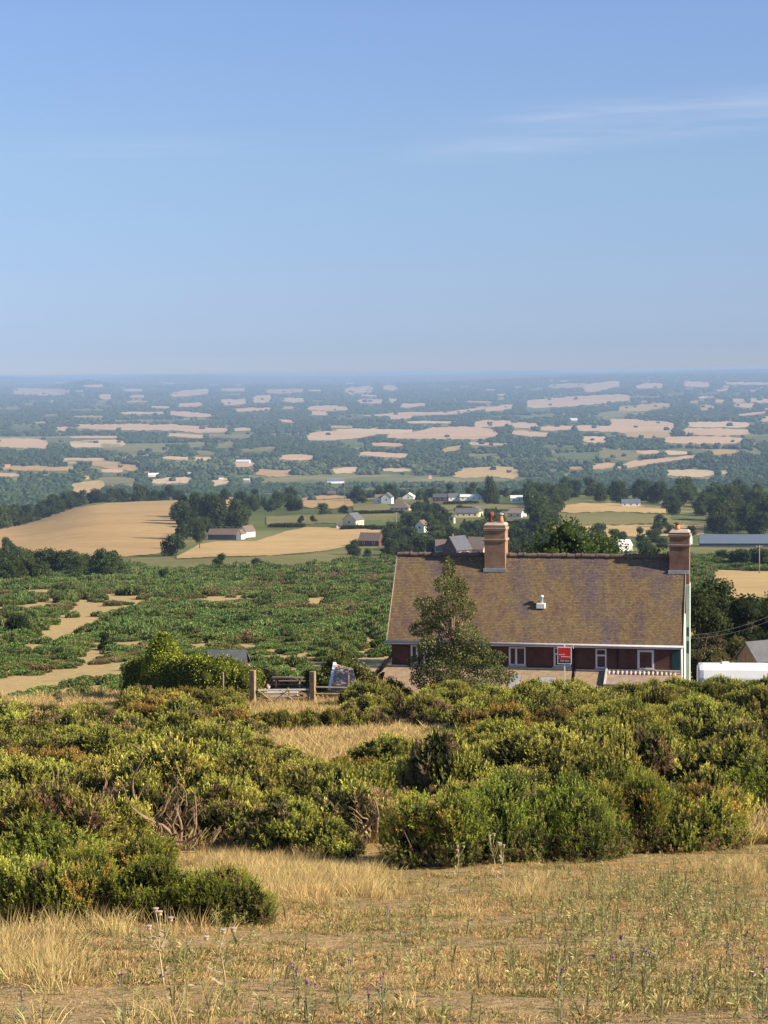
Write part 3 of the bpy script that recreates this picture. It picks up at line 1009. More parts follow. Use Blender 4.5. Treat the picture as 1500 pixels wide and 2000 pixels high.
# ------------------------------------------------------------------ twisted bare branches
def twisted(label, px, Y, seed, n, size, cat='dead gorse'):
    rs = random.Random(seed)
    x = gx(px, Y); z = float(T(x, Y))
    t = thing('dead_gorse_branches', label, cat, (x, Y, z), 0)
    for i in range(n):
        mb = MB()
        a = rs.uniform(-.3, 3.5)
        p = Vector((rs.uniform(-.5, .5) * size, rs.uniform(-.3, .3), 0)); d = Vector((math.cos(a), -.35, rs.uniform(.15, .7))).normalized()
        pts = [p.copy()]; rad = [.05]
        m = rs.randint(6, 9)
        for k in range(m):
            d = (d + Vector((rs.uniform(-.6, .6), rs.uniform(-.4, .3), rs.uniform(-.25, .5)))).normalized()
            p = p + d * size * rs.uniform(.14, .26)
            p.z = max(p.z, .05)
            pts.append(p.copy()); rad.append(.05 * (1 - (k + 1) / (m + 1)) + .008)
            if rs.random() < .6:
                e = (d + Vector((rs.uniform(-1, 1), rs.uniform(-.6, .4), rs.uniform(0, .8)))).normalized()
                q = p.copy(); tw = [q.copy()]
                for _ in range(4):
                    e = (e + Vector((rs.uniform(-.6, .6), rs.uniform(-.4, .4), rs.uniform(-.3, .5)))).normalized()
                    q = q + e * size * .11
                    tw.append(q.copy())
                mb.tube(tw, [.02, .016, .012, .008, .005], 4)
        mb.tube(pts, rad, 6)
        mb.build('branch', M['palebark'], t, True)
    return t


twisted('twisted bare gorse branches, brown and contorted, in the hollow on the left', 300, 42.0, 3, 11, 1.25)
twisted('thin bare branches on the slope of dead gorse left of centre', 250, 45.6, 8, 8, 1.6)
twisted('slanting bare pole among the brown gorse of the centre hollow', 700, 44.9, 12, 3, 1.4)

# ------------------------------------------------------------------ instanced stuff
def source(name, me):
    o = bpy.data.objects.new(name, me)
    return o


def scatter(name, pts, rot, scl, var, sources, cat, label, kind='stuff'):
    coll = bpy.data.collections.new(name + '_kinds')
    for i, s in enumerate(sources):
        s.name = f'{name}_{chr(97 + i)}'
        coll.objects.link(s)
    me = bpy.data.meshes.new(name)
    pts = np.asarray(pts, np.float32)
    me.vertices.add(len(pts)); me.vertices.foreach_set('co', pts.ravel())
    for nm, dt, arr in (('rot', 'FLOAT_VECTOR', rot), ('scl', 'FLOAT_VECTOR', scl), ('var', 'INT', var)):
        a = me.attributes.new(nm, dt, 'POINT')
        a.data.foreach_set('vector' if dt == 'FLOAT_VECTOR' else 'value', np.asarray(arr, np.int32 if dt == 'INT' else np.float32).ravel())
    me.update()
    o = bpy.data.objects.new(name, me)
    COL.objects.link(o)
    ng = bpy.data.node_groups.new(name, 'GeometryNodeTree')
    ng.interface.new_socket('Geometry', in_out='INPUT', socket_type='NodeSocketGeometry')
    ng.interface.new_socket('Geometry', in_out='OUTPUT', socket_type='NodeSocketGeometry')
    gi = ng.nodes.new('NodeGroupInput'); go = ng.nodes.new('NodeGroupOutput')
    ci = ng.nodes.new('GeometryNodeCollectionInfo')
    ci.inputs['Collection'].default_value = coll
    ci.inputs['Separate Children'].default_value = True
    ci.inputs['Reset Children'].default_value = True
    ip = ng.nodes.new('GeometryNodeInstanceOnPoints')
    ip.inputs['Pick Instance'].default_value = True

    def attr(nm, t):
        n = ng.nodes.new('GeometryNodeInputNamedAttribute'); n.data_type = t
        n.inputs['Name'].default_value = nm
        return n.outputs[0]
    ng.links.new(gi.outputs[0], ip.inputs['Points'])
    ng.links.new(ci.outputs[0], ip.inputs['Instance'])
    ng.links.new(attr('var', 'INT'), ip.inputs['Instance Index'])
    e2r = ng.nodes.new('FunctionNodeEulerToRotation')
    ng.links.new(attr('rot', 'FLOAT_VECTOR'), e2r.inputs[0])
    ng.links.new(e2r.outputs[0], ip.inputs['Rotation'])
    ng.links.new(attr('scl', 'FLOAT_VECTOR'), ip.inputs['Scale'])
    ng.links.new(ip.outputs[0], go.inputs[0])
    md = o.modifiers.new('scatter', 'NODES'); md.node_group = ng
    tag(o, label, cat, None, kind)
    return o


def zrot(rgx, n, tilt=0.0):
    r = np.zeros((n, 3)); r[:, 2] = rgx.uniform(0, 6.283, n)
    if tilt:
        r[:, :2] = rgx.normal(size=(n, 2)) * tilt
    return r


# --- heath beyond the cottage
def heath_src(seed, tone):
    rg = np.random.default_rng(seed)
    lobes = [(rg.uniform(-.9, .9), rg.uniform(-.9, .9), rg.uniform(.15, .4), rg.uniform(.45, .75), rg.uniform(.45, .75), rg.uniform(.28, .45)) for _ in range(7)]
    P, Nn, k = lobe_points(rg, lobes, 700, .2, 0)
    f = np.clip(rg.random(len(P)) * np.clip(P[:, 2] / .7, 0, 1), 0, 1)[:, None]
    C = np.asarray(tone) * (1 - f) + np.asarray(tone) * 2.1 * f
    b = rg.random(len(P)) < .12
    C[b] = BROWN
    V, Fc, C = blades(rg, P, Nn, 4, (.14, .32), (.07, .12), .8, .5, .6, C, .25)
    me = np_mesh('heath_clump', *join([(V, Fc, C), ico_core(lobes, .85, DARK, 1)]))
    me.materials.append(M['heath'])
    return source('heath_clump', me)


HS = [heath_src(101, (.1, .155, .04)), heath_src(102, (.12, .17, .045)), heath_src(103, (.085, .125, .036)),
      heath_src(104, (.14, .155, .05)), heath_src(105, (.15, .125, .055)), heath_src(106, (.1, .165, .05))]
PATH = [
    [(20, 1264), (45, 1250), (92, 1220), (116, 1195), (160, 1170), (200, 1159), (296, 1164), (256, 1188), (215, 1202), (185, 1222), (130, 1248), (60, 1264)],
    [(-40, 1158), (60, 1151), (122, 1149), (122, 1157), (60, 1162), (-40, 1172)],
    [(372, 1166), (400, 1163), (480, 1162), (478, 1172), (440, 1177), (400, 1174)],
    [(590, 1172), (620, 1165), (661, 1163), (650, 1172), (620, 1179), (592, 1179)],
    [(690, 1173), (720, 1172), (718, 1181), (695, 1182)], [(715, 1143), (746, 1142), (742, 1150), (718, 1151)],
    [(668, 1126), (698, 1124), (695, 1132), (672, 1133)], [(308, 1150), (332, 1148), (328, 1158), (312, 1160)],
    [(-40, 1332), (90, 1316), (160, 1304), (256, 1294), (256, 1304), (160, 1314), (90, 1326), (-40, 1344)],
    [(355, 1258), (380, 1251), (425, 1252), (425, 1256), (380, 1262)], [(430, 1262), (480, 1255), (520, 1246), (522, 1250), (480, 1260)],
    [(520, 1266), (542, 1265), (542, 1272), (520, 1273)], [(560, 1284), (620, 1268), (622, 1273), (570, 1290)],
    [(430, 1208), (458, 1204), (456, 1216), (434, 1218)], [(700, 1245), (745, 1238), (745, 1250), (700, 1256)],
    [(1335, 1190), (1410, 1188), (1420, 1206), (1335, 1210)], [(1335, 1216), (1405, 1214), (1405, 1236), (1335, 1240)],
    [(60, 1205), (100, 1203), (98, 1212), (64, 1214)], [(150, 1290), (190, 1262), (200, 1268), (170, 1298)],
]
HGAP = [[(640, 1285), (1440, 1285), (1440, 1380), (640, 1380)], [(245, 1330), (500, 1330), (500, 1400), (245, 1400)]]
rg = np.random.default_rng(9)
n = 26000
Yh = np.sqrt(rg.uniform(114 ** 2, 690 ** 2, n)); U = rg.uniform(-.235, .235, n)
Xh = U * Yh; Zh = T(Xh, Yh)
qx, qy = project(np.stack([Xh, Yh, Zh], -1))
gx0, gy0 = qx, qy
qx = qx + 14 * vnoise(Xh / 2.2, Yh / 3, 61); qy = qy + 4.5 * vnoise(Xh / 2.6, Yh / 4, 62)
ok = np.ones(n, bool)
hpx = .8 * F / Yh
for p in PATH:
    for s in (0, .4, .8):
        ok &= ~inpoly(qx, qy - hpx * s, p)
ok |= rg.random(n) < .035
qx, qy = gx0, gy0
for p in HGAP + OPEN[2:3]:
    ok &= ~inpoly(qx, qy, p)
for p in FIELDS:
    ok &= ~inpoly(qx, qy, p)
    ok &= ~inpoly(qx, qy - hpx * .7, p)
ok &= ~((Yh < 122) & (qx > 450))
dens = vnoise(Xh / 9, Yh / 14, 31) + .5
ok &= dens > .17
Xh, Yh, Zh, qx, qy = Xh[ok], Yh[ok], Zh[ok], qx[ok], qy[ok]
n = len(Xh)
tone = vnoise(Xh / 26, Yh / 40, 33) + .5 + rg.normal(size=n) * .12
band = vnoise(Xh / 13, Yh / 11, 35) + .6 * vnoise(Xh / 5, Yh / 5, 36) + .5
var = np.where(tone < .3, rg.integers(3, 5, n), np.where(tone < .62, rg.integers(0, 3, n), np.where(rg.random(n) < .7, 5, 1)))
var = np.where(band > .66, 2, var)
near = np.clip((Yh - 110) / 120, 0.55, 1)
s = rg.uniform(.75, 1.35, n) * (1 + .5 * smooth(300, 650, Yh)) * near
scl = np.stack([s * 1.15, s * 1.15, s * rg.uniform(.65, 1.3, n) * np.where(band > .66, 1.6, np.where(band < .4, .75, 1))], -1)
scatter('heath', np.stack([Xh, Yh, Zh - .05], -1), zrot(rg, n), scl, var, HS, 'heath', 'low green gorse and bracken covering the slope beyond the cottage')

# ------------------------------------------------------------------ grass
def tuft(seed, nb, h, r, w, cols, lean=.35):
    rg = np.random.default_rng(seed)
    a = rg.uniform(0, 6.283, nb); q = np.sqrt(rg.random(nb)) * r
    P = np.stack([np.cos(a) * q, np.sin(a) * q, np.full(nb, -.01)], -1)
    out = np.stack([np.cos(a), np.sin(a), np.zeros(nb)], -1)
    d = unit(np.array([0, 0, 1]) + out * lean * rg.random((nb, 1)) + rg.normal(size=(nb, 3)) * lean * .5)
    Ln = h * rg.uniform(.5, 1.1, (nb, 1))
    s = unit(np.cross(d, unit(rg.normal(size=(nb, 3)))))
    mid = P + d * Ln * .55
    tip = P + d * Ln + out * Ln * lean * .5 * rg.random((nb, 1)) - np.array([0, 0, 1]) * Ln * .08
    V = np.stack([P - s * w * .5, P + s * w * .5, mid + s * w * .4, mid - s * w * .4, tip], 1).reshape(-1, 3)
    b = np.arange(nb)[:, None] * 5
    Fc = np.concatenate([b + np.array([[0, 1, 2]]), b + np.array([[0, 2, 3]]), b + np.array([[3, 2, 4]])])
    cols = np.asarray(cols)
    C = cols[rg.integers(0, len(cols), nb)] * rg.uniform(.75, 1.25, (nb, 1))
    C = np.repeat(C[:, None], 5, 1); C[:, :2] *= .75
    me = np_mesh('tuft', V, Fc, C.reshape(-1, 3))
    me.materials.append(M['grass'])
    return source('tuft', me)


STRAW = [(.60, .45, .19), (.54, .39, .16), (.48, .36, .13), (.66, .52, .26)]
TANG = [(.62, .42, .2), (.53, .35, .165), (.68, .49, .25), (.47, .345, .13)]
GRN = [(.16, .18, .05), (.22, .22, .07), (.28, .24, .08), (.12, .15, .04)]
GS = [tuft(201, 50, .045, .13, .006, TANG, 1.1), tuft(202, 50, .06, .13, .006, TANG + STRAW[:2], 1.0), tuft(203, 44, .05, .12, .008, GRN + TANG[:1], 1.0),
      tuft(204, 46, .24, .13, .005, STRAW, .5), tuft(205, 50, .32, .15, .005, STRAW + TANG[:1], .5), tuft(206, 40, .18, .12, .006, STRAW + GRN[:2], .6)]


def weed(seed, h):
    rg = np.random.default_rng(seed)
    nb = 26
    zz = rg.random(nb) * h
    a = rg.uniform(0, 6.283, nb)
    P = np.stack([np.cos(a) * .03, np.sin(a) * .03, zz], -1)
    Nn = np.stack([np.cos(a), np.sin(a), np.full(nb, .35)], -1)
    C = np.array([[.36, .33, .12], [.44, .39, .18], [.24, .26, .085]])[rg.integers(0, 3, nb)]
    V, Fc, C = blades(rg, P, Nn, 1, (.05, .12), (.016, .03), 1, .3, .4, C, .25)
    V2, F2, C2 = blades(rg, np.zeros((4, 3)), np.tile([[0, 0, 1.]], (4, 1)), 1, (h, h * 1.15), (.012, .018), 1, .6, .12, np.tile([[.3, .28, .13]], (4, 1)), .1)
    me = np_mesh('weed', *join([(V, Fc, C), (V2, F2, C2)]))
    me.materials.append(M['grass'])
    return source('weed', me)


WS = [weed(221, .3), weed(222, .4), weed(223, .2), weed(224, .5)]


def near_pts(n, y0, y1, rg, um=.235):
    Y = np.sqrt(rg.uniform(y0 ** 2, y1 ** 2, n)); X = rg.uniform(-um, um, n) * np.maximum(Y, 14)
    Z = T(X, Y)
    qx, qy = project(np.stack([X, Y, Z], -1))
    return X, Y, Z, qx, qy


rg = np.random.default_rng(15)
X, Y, Z, qx, qy = near_pts(44000, 11, 46, rg)
tall = (vnoise(X / 2.6, Y / 3.2, 41) + .5)
# the pale tall grass by the bushes and at the lower left
def blob(cx, cy, rx, ry):
    return np.exp(-(((qx - cx) / rx) ** 2 + ((qy - cy) / ry) ** 2))
tz = .75 * blob(610, 1730, 115, 34) + .5 * blob(40, 1890, 120, 50) + .5 * blob(480, 1690, 90, 25) + .3 * blob(1440, 1710, 80, 25) + .12 * blob(800, 1950, 200, 40) + .35 * blob(1030, 1745, 45, 25)
rr = rg.random(len(X))
istall = rr < np.clip(tz * 1.0 + (tall > .8) * .12 - .06, 0, .85)
gre = (vnoise(X / 1.9, Y / 2.4, 43) + .5) > .6
var = np.where(istall, rg.integers(3, 6, len(X)), np.where(gre & (rg.random(len(X)) < .3), 2, rg.integers(0, 2, len(X))))
bare = (vnoise(X / 1.1, Y / 1.3, 44) + .5 + .6 * vnoise(X / .3, Y / .35, 45)) < .53
keep = istall | ~bare | (rg.random(len(X)) < .5)
small = bare & ~istall
X, Y, Z, var = X[keep], Y[keep], Z[keep], var[keep]
n = len(X); s = rg.uniform(.7, 1.35, n) * np.where(small[keep], .5, 1)
scatter('grass', np.stack([X, Y, Z], -1), zrot(rg, n, .1), np.stack([s, s, s * rg.uniform(.7, 1.2, n)], -1), var, GS, 'grass', 'dry tan grass on the slope in front of the gorse')
# long grass in the clearings among the gorse and by the gate
X, Y, Z, qx, qy = near_pts(26000, 44, 122, rg)
inn = np.zeros(len(X), bool)
for p in OPEN[:3]:
    inn |= inpoly(qx, qy, p)
inn |= inpoly(qx, qy, [(1395, 1560), (1600, 1500), (1600, 1720), (1395, 1720)])
inn |= (rg.random(len(X)) < .12)
X, Y, Z = X[inn], Y[inn], Z[inn]
n = len(X); s = rg.uniform(.9, 1.6, n)
var = rg.integers(3, 6, n)
scatter('long_grass', np.stack([X, Y, Z], -1), zrot(rg, n, .1), np.stack([s * 1.5, s * 1.5, s], -1), var,
        [source('t', o.data) for o in [tuft(231, 46, .3, .13, .012, TANG + STRAW[:1], .4)] * 3] + [tuft(232, 50, .42, .16, .014, STRAW, .35), tuft(233, 50, .36, .16, .014, STRAW + TANG, .4), tuft(234, 50, .3, .16, .014, TANG + STRAW[:1], .5)],
        'grass', 'long straw coloured grass in the clearings among the gorse')
# leafy weeds, mostly on the right
X, Y, Z, qx, qy = near_pts(9500, 11, 40, rg)
pw = .9 * blob(1330, 1790, 240, 70) + .55 * blob(1350, 1950, 250, 60) + .4 * blob(750, 1950, 260, 60) + .35 * blob(780, 1830, 130, 25) + .25 * blob(300, 1900, 250, 80) + .05
pw = pw * np.clip(.2 + 2.6 * (vnoise(X / 1.1, Y / 1.3, 47) + .35), 0, 1.6)
keep = rg.random(len(X)) < pw
X, Y, Z = X[keep], Y[keep], Z[keep]
n = len(X); s = rg.uniform(.3, .68, n)
scatter('weeds', np.stack([X, Y, Z], -1), zrot(rg, n, .12), np.stack([s, s, s], -1), rg.integers(0, 4, n), WS, 'weeds', 'grey green leafy weeds growing through the dry grass')

# ------------------------------------------------------------------ thistles
def thistle_proto(seed, h, nh, dry=False):
    rs = random.Random(seed)
    st = MB(); lf = MB(); hd = MB()
    main = [Vector((0, 0, 0))]
    for k in range(4):
        main.append(main[-1] + Vector((rs.uniform(-.03, .03), rs.uniform(-.03, .03), h / 4)))
    st.tube(main, [.009, .008, .007, .006, .005], 5)
    tips = [main[-1]]
    for k in range(nh - 1):
        b = main[2 + k % 2]
        t_ = b + Vector((rs.uniform(-.13, .13), rs.uniform(-.08, .08), h * rs.uniform(.22, .42)))
        st.tube([b, (b + t_) / 2 + Vector((0, 0, -.02)), t_], [.006, .005, .004], 5)
        tips.append(t_)
    for k in range(10):
        f = rs.uniform(.02, .8); p = main[0].lerp(main[-1], f); a = rs.uniform(0, 6.28)
        d = Vector((math.cos(a), math.sin(a), .45)); s_ = Vector((-math.sin(a), math.cos(a), 0))
        ln = .17 * (1 - .6 * f)
        lf.add([p - s_ * .004, p + d * ln * .35 + s_ * .022, p + d * ln * .5 + s_ * .008, p + d * ln * .7 + s_ * .018, p + d * ln, p + d * ln * .7 - s_ * .018, p + d * ln * .5 - s_ * .008, p + d * ln * .35 - s_ * .022],
               [(0, 1, 2, 3, 4, 5, 6, 7)])
    ps = []
    for mbx, nm, mt in ((st, 'stem', M['drystem'] if dry else M['thistlegreen']), (lf, 'leaves', M['drystem'] if dry else M['thistlegreen'])):
        me = bpy.data.meshes.new(nm); me.from_pydata(mbx.v, [], mbx.f); me.materials.append(mt); ps.append((nm, me))
    for t_ in tips:
        hd = MB()
        hd.lathe([(.006, -.01), (.017, .004), (.016, .016), (.012, .022)], t_, 8)
        hd.lathe([(.012, .0221), (.022, .036), (.024, .044), (.014, .046)], t_, 9)
        me = bpy.data.meshes.new('flower_head'); me.from_pydata(hd.v, [], hd.f)
        me.materials.append(M['thistlegreen'] if not dry else M['drystem'])
        me.materials.append(M['purple'] if not dry else M['capstone'])
        for i, pl in enumerate(me.polygons):
            pl.material_index = 1 if i >= 26 else 0
        ps.append(('flower_head', me))
    return proto('thistle', 'thistle', ps)


TP = [thistle_proto(1, .55, 3), thistle_proto(2, .4, 2), thistle_proto(3, .6, 4)]
TD = [thistle_proto(4, .75, 4, True), thistle_proto(5, .6, 3, True)]
for i, (px, py) in enumerate([(1215, 1900), (1238, 1915), (1258, 1945), (1192, 1950), (1350, 1960), (1428, 1935), (1472, 1935), (1495, 1925), (1095, 1998), (1490, 1990),
                              (533, 1935), (575, 1985), (600, 2010), (720, 1998), (750, 2015), (242, 1995), (1018, 1765), (755, 1835), (680, 1960), (40, 2005)]):
    g = ground_hits([px], [py])[0]
    dup(TP[i % 3], (g[0], g[1], g[2] - .02), i * 1.3, (.5, .5, .62), 'purple headed thistle in the dry grass near the lower frame edge' if py > 1880 else
        ('purple headed thistle by the grass tuft below the broad gorse clump' if px > 900 else 'purple headed thistle at the middle of the slope below the pale tall grass'), 'purple thistles in the dry grass')
for i, (px, py, lb) in enumerate([(968, 1718, 'tall pale dry thistle stalk against the dark front gorse, left of its pair'), (985, 1722, 'tall pale dry thistle stalk against the dark front gorse, right of its pair'),
                                  (890, 1712, 'dry thistle stalk in front of the rounded gorse bush'), (440, 1925, 'dry grey thistle with a shadow on its left at lower left'), (320, 1925, 'small dry thistle at the lower left below the gorse')]):
    g = ground_hits([px], [py])[0]
    dup(TD[i % 2], (g[0], g[1], g[2] - .02), i * 1.1, (1.1, 1.1, 1.15 if i < 2 else .8), lb, 'dry thistle stalks on the slope')

# ------------------------------------------------------------------ trees
def tree_lobes(rg, H, W, base, k, kind):
    ls = []
    if kind == 'cone':
        for i in range(k):
            f = (i + .5) / k
            z = base + (H - base) * f * .96
            r = W * .5 * (1 - f) ** .75 + .05 * W
            a = rg.uniform(0, 6.28); o = r * .35
            ls.append((math.cos(a) * o, math.sin(a) * o, z, r * .8, r * .8, (H - base) / k * 1.3))
        return ls
    for i in range(k):
        a = rg.uniform(0, 6.28); f = rg.random()
        z = base + (H - base) * (.12 + .74 * f)
        prof = math.sin(math.pi * min(1, .22 + .72 * f)) ** .7
        q = W * .5 * prof * math.sqrt(rg.random()) * .8
        r = W * rg.uniform(.16, .27) * (1.0 if kind == 'round' else .8)
        ls.append((math.cos(a) * q, math.sin(a) * q, z, r, r, r * rg.uniform(.7, .95)))
    return ls


def crown_mesh(name, seed, lobes, nleaf, ls, tone, tip, core=.7, jit=.2, mat='leaf', depth=.25, ncore=2):
    rg = np.random.default_rng(seed)
    P, Nn, k = lobe_points(rg, lobes, int(nleaf * 1.7), depth)
    lobv = rg.normal(size=len(lobes)) * .18
    z0 = P[:, 2].min(); z1 = P[:, 2].max()
    f = np.clip(rg.random(len(P)), 0, 1)[:, None] ** 1.5
    C = (np.asarray(tone) * (1 - f) + np.asarray(tip) * f) * (1 + lobv[k])[:, None]
    V, Fc, C = blades(rg, P, Nn, 1, (ls * .8, ls * 1.5), (ls * .6, ls * 1.0), .7, .2, .8, C, jit)
    parts = [(V, Fc, C)]
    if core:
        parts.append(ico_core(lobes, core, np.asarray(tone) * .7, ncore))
    me = np_mesh(name, *join(parts))
    me.materials.append(M[mat])
    return me


def trunk_mesh(name, seed, H, r, lobes, mat='bark', limbs=5):
    rs = random.Random(seed)
    mb = MB()
    top = Vector((0, 0, H * .7))
    mb.tube([(0, 0, -.4), (0, 0, .15 * H), (rs.uniform(-.02, .02) * H, 0, .4 * H), top], [r * 1.35, r, r * .75, r * .3], 8)
    for i in range(min(limbs, len(lobes))):
        l = lobes[i]
        b = Vector((0, 0, H * rs.uniform(.2, .5)))
        e = Vector(l[:3])
        mb.tube([b, b.lerp(e, .5) + Vector((0, 0, .03 * H)), e], [r * .5, r * .35, r * .12], 6)
    me = bpy.data.meshes.new(name); me.from_pydata(mb.v, [], mb.f); me.update()
    me.materials.append(M[mat])
    return me


def tproto(seed, H, W, kind, tone, tip, nleaf=1500, ls=.55, k=16, base=.18, name='broadleaf_tree', cat='tree', r=None):
    rg = np.random.default_rng(seed)
    lobes = tree_lobes(rg, H, W, base * H, k, kind)
    return proto(name, cat, [('crown', crown_mesh('crown', seed, lobes, nleaf, ls, tone, tip)), ('trunk', trunk_mesh('trunk', seed, H, r or H * .025, lobes))])


TG = (.055, .082, .027); TT = (.125, .155, .05)
DT = (.036, .056, .023); DTT = (.08, .105, .04)
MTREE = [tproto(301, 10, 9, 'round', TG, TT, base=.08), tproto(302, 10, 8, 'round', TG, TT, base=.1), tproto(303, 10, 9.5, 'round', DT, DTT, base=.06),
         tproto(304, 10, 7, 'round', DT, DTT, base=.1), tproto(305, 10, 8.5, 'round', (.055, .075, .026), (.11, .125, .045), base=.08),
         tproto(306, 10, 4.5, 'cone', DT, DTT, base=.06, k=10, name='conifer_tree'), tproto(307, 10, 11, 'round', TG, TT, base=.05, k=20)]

# ---- village buildings: screen boxes first so that trees keep clear of them
BOX = []     # x0 x1 y0 y1 Y


def simple_house(name, label, cat, px, row, w, d, h, rh, rz, wall, roof, wins=3, chim=False, hip=False, group=None, door=True, gable_win=True):
    """gabled building: ridge along local x, front towards -y"""
    g = G(px, row)
    t = thing(name, label, cat, g, rz, group)
    z0 = -1.0
    mb = MB()
    mb.add([(-w / 2, -d / 2, z0), (w / 2, -d / 2, z0), (w / 2, d / 2, z0), (-w / 2, d / 2, z0), (-w / 2, -d / 2, h), (w / 2, -d / 2, h), (w / 2, d / 2, h), (-w / 2, d / 2, h)],
           [(0, 1, 5, 4), (1, 2, 6, 5), (2, 3, 7, 6), (3, 0, 4, 7)])
    if not hip:
        mb.add([(-w / 2, -d / 2, h), (-w / 2, d / 2, h), (-w / 2, 0, h + rh - .1)], [(0, 2, 1)])
        mb.add([(w / 2, -d / 2, h), (w / 2, d / 2, h), (w / 2, 0, h + rh - .1)], [(0, 1, 2)])
    mb.build('wall', M[wall], t)
    o = .35; sl = rh / (d / 2); e = h - o * sl
    r = MB()
    th = .18
    if hip:
        q = min(d / 2, w / 2 - .3)
        top = [(-w / 2 + q, 0, h + rh), (w / 2 - q, 0, h + rh)]
        b = [(-w / 2 - o, -d / 2 - o, e), (w / 2 + o, -d / 2 - o, e), (w / 2 + o, d / 2 + o, e), (-w / 2 - o, d / 2 + o, e)]
        r.add(b + top, [(0, 1, 5, 4), (1, 2, 5), (2, 3, 4, 5), (3, 0, 4), (3, 2, 1, 0)])
    else:
        poly = [(-d / 2 - o, e), (0, h + rh), (d / 2 + o, e), (d / 2 + o, e + th), (0, h + rh + th), (-d / 2 - o, e + th)]
        r.prism(poly, -w / 2 - o * .6, w / 2 + o * .6)
    rf = r.build('roof', M[roof], t)
    if chim:
        c = MB(); c.box(-w * .3 - .4, -.35, h + rh * .5, -w * .3 + .4, .35, h + rh + 1.1, .04)
        c.build('chimney', M['stackbrick2'], rf)
    for i in range(wins):
        x = -w / 2 + (i + .5) * w / wins
        m_ = MB(); m_.box(x - .6, -d / 2 - .05, h * .38, x + .6, -d / 2 + .02, h * .38 + 1.1)
        wn = m_.build('window', M['white'], t)
        m_ = MB(); m_.box(x - .5, -d / 2 - .07, h * .38 + .1, x + .5, -d / 2 - .052, h * .38 + 1.0)
        m_.build('pane', M['glass'], wn)
    if gable_win and not hip:
        for sgn in (-1, 1):
            m_ = MB(); m_.box(min(sgn * w / 2 - .02, sgn * (w / 2 + .05)), -.5, h * .55, max(sgn * w / 2 - .02, sgn * (w / 2 + .05)), .5, h * .55 + 1.1)
            m_.build('window', M['glass'], t)
    R_ = max(w, d) * .55 * F / g.y
    BOX.append((px - R_ * .9, px + R_ * .9, row - (h + rh) * F / g.y, row + 2, g.y))
    return t


SH = simple_house
SH('farmhouse', 'cream rendered house with a steep grey roof and shaded gable above the gold field', 'house', 690, 1029, 9.5, 8.5, 4.2, 3.6, R(62), 'cream', 'greyroof', 2, False)
SH('garden_shed', 'small pale shed left of the cream gabled house', 'shed', 662, 1032, 3.2, 3, 2.2, .8, R(10), 'pinkrender', 'slate', 1, gable_win=False)
SH('long_barn', 'long low barn with brown roof and white gutter beside the dark trees', 'barn', 438, 1054, 15, 7, 2.9, 2.4, R(-14), 'slate', 'brownroof', 0, gable_win=False)
SH('barn_wing', 'front white gable of the two at the right end of the long barn', 'house', 469, 1053, 4.2, 3.6, 2.9, 1.9, R(64), 'offwhite', 'brownroof', 0, gable_win=False)
SH('barn_wing', 'rear white gable with a small window at the right end of the long barn', 'house', 483, 1049, 8, 4.2, 3.2, 2.6, R(56), 'offwhite', 'brownroof', 0)
SH('white_house', 'tall white house with bright gable and dark windows in the village', 'house', 757, 984, 9, 8, 5.2, 3.4, R(78), 'offwhite', 'greyroof', 2)
SH('white_house', 'white house wall with brown roof joined left of the bright gable house', 'house', 741, 984, 7, 6, 5.0, 2.2, R(10), 'white', 'brownroof', 2)
SH('bungalow', 'brown hip roofed bungalow with pinkish wall below the white gable house', 'bungalow', 783, 997, 13, 10, 2.4, 4.0, R(-12), 'pinkrender', 'brownroof', 4, hip=True)
SH('white_bungalow', 'low white gabled bungalow right of the bright gable house', 'bungalow', 799, 975, 12, 9, 2.3, 2.8, R(82), 'white', 'offwhite', 2)
SH('white_bungalow', 'small white block with a grey roof beside the village hedge', 'bungalow', 885, 978, 8, 7, 3.2, 2.6, R(5), 'white', 'greyroof', 2)
SH('white_bungalow', 'long white bungalow above the blue parked car', 'bungalow', 920, 977, 17, 7, 3.0, 1.6, R(-3), 'white', 'offwhite', 4)
SH('dark_house', 'dark house in shade with brick chimney at centre of the village', 'house', 860, 979, 11, 8, 3.4, 2.6, R(-8), 'brick', 'slate', 3, True)
SH('cream_house', 'long cream house with grey roof just left of the cottage chimney', 'house', 912, 1010, 14, 7, 3.0, 2.4, R(-6), 'cream', 'greyroof', 4)
SH('cream_house', 'cream gable end with two windows facing the sun beside the long cream house', 'house', 931, 1009, 8, 6, 3.4, 2.6, R(70), 'cream', 'greyroof', 1)
SH('cottage_gable', 'small blue white gable among the trees behind the cottage tree', 'house', 824, 1039, 6, 5, 3.6, 2.6, R(66), 'offwhite', 'brownroof', 1)
SH('village_house', 'house with flat pinkish brown roof showing over the left end of the cottage ridge', 'house', 868, 1088, 7, 6.5, 3.2, 3.6, R(3), 'pinkrender', 'brownroof', 2)
SH('village_house', 'dark slate roofed house behind the cottage ridge left of the chimney', 'house', 893, 1088, 8, 8, 3.4, 4.8, R(40), 'brick', 'slate', 2, True)
SH('village_house', 'tan roofed house partly behind the left cottage chimney', 'house', 934, 1086, 8, 7, 3.2, 4.2, R(-30), 'pinkrender', 'pinkroof', 2)
SH('village_house', 'brown roofed house in the trees left of the cottage ridge', 'house', 725, 1066, 10, 7, 2.8, 3.2, R(-20), 'brick', 'brownroof', 2)
SH('village_house', 'white house at the top left of the village among dark trees', 'house', 522, 972, 8, 7, 4.0, 2.8, R(40), 'white', 'greyroof', 2)
SH('village_house', 'brown brick house on the skyline left of the village centre', 'house', 648, 968, 13, 8, 3.8, 3.4, R(-15), 'brick', 'brownroof', 3, True)
SH('village_house', 'low white house right of the left cottage chimney', 'house', 1009, 980, 9, 7, 3.0, 1.8, R(-4), 'white', 'offwhite', 2)
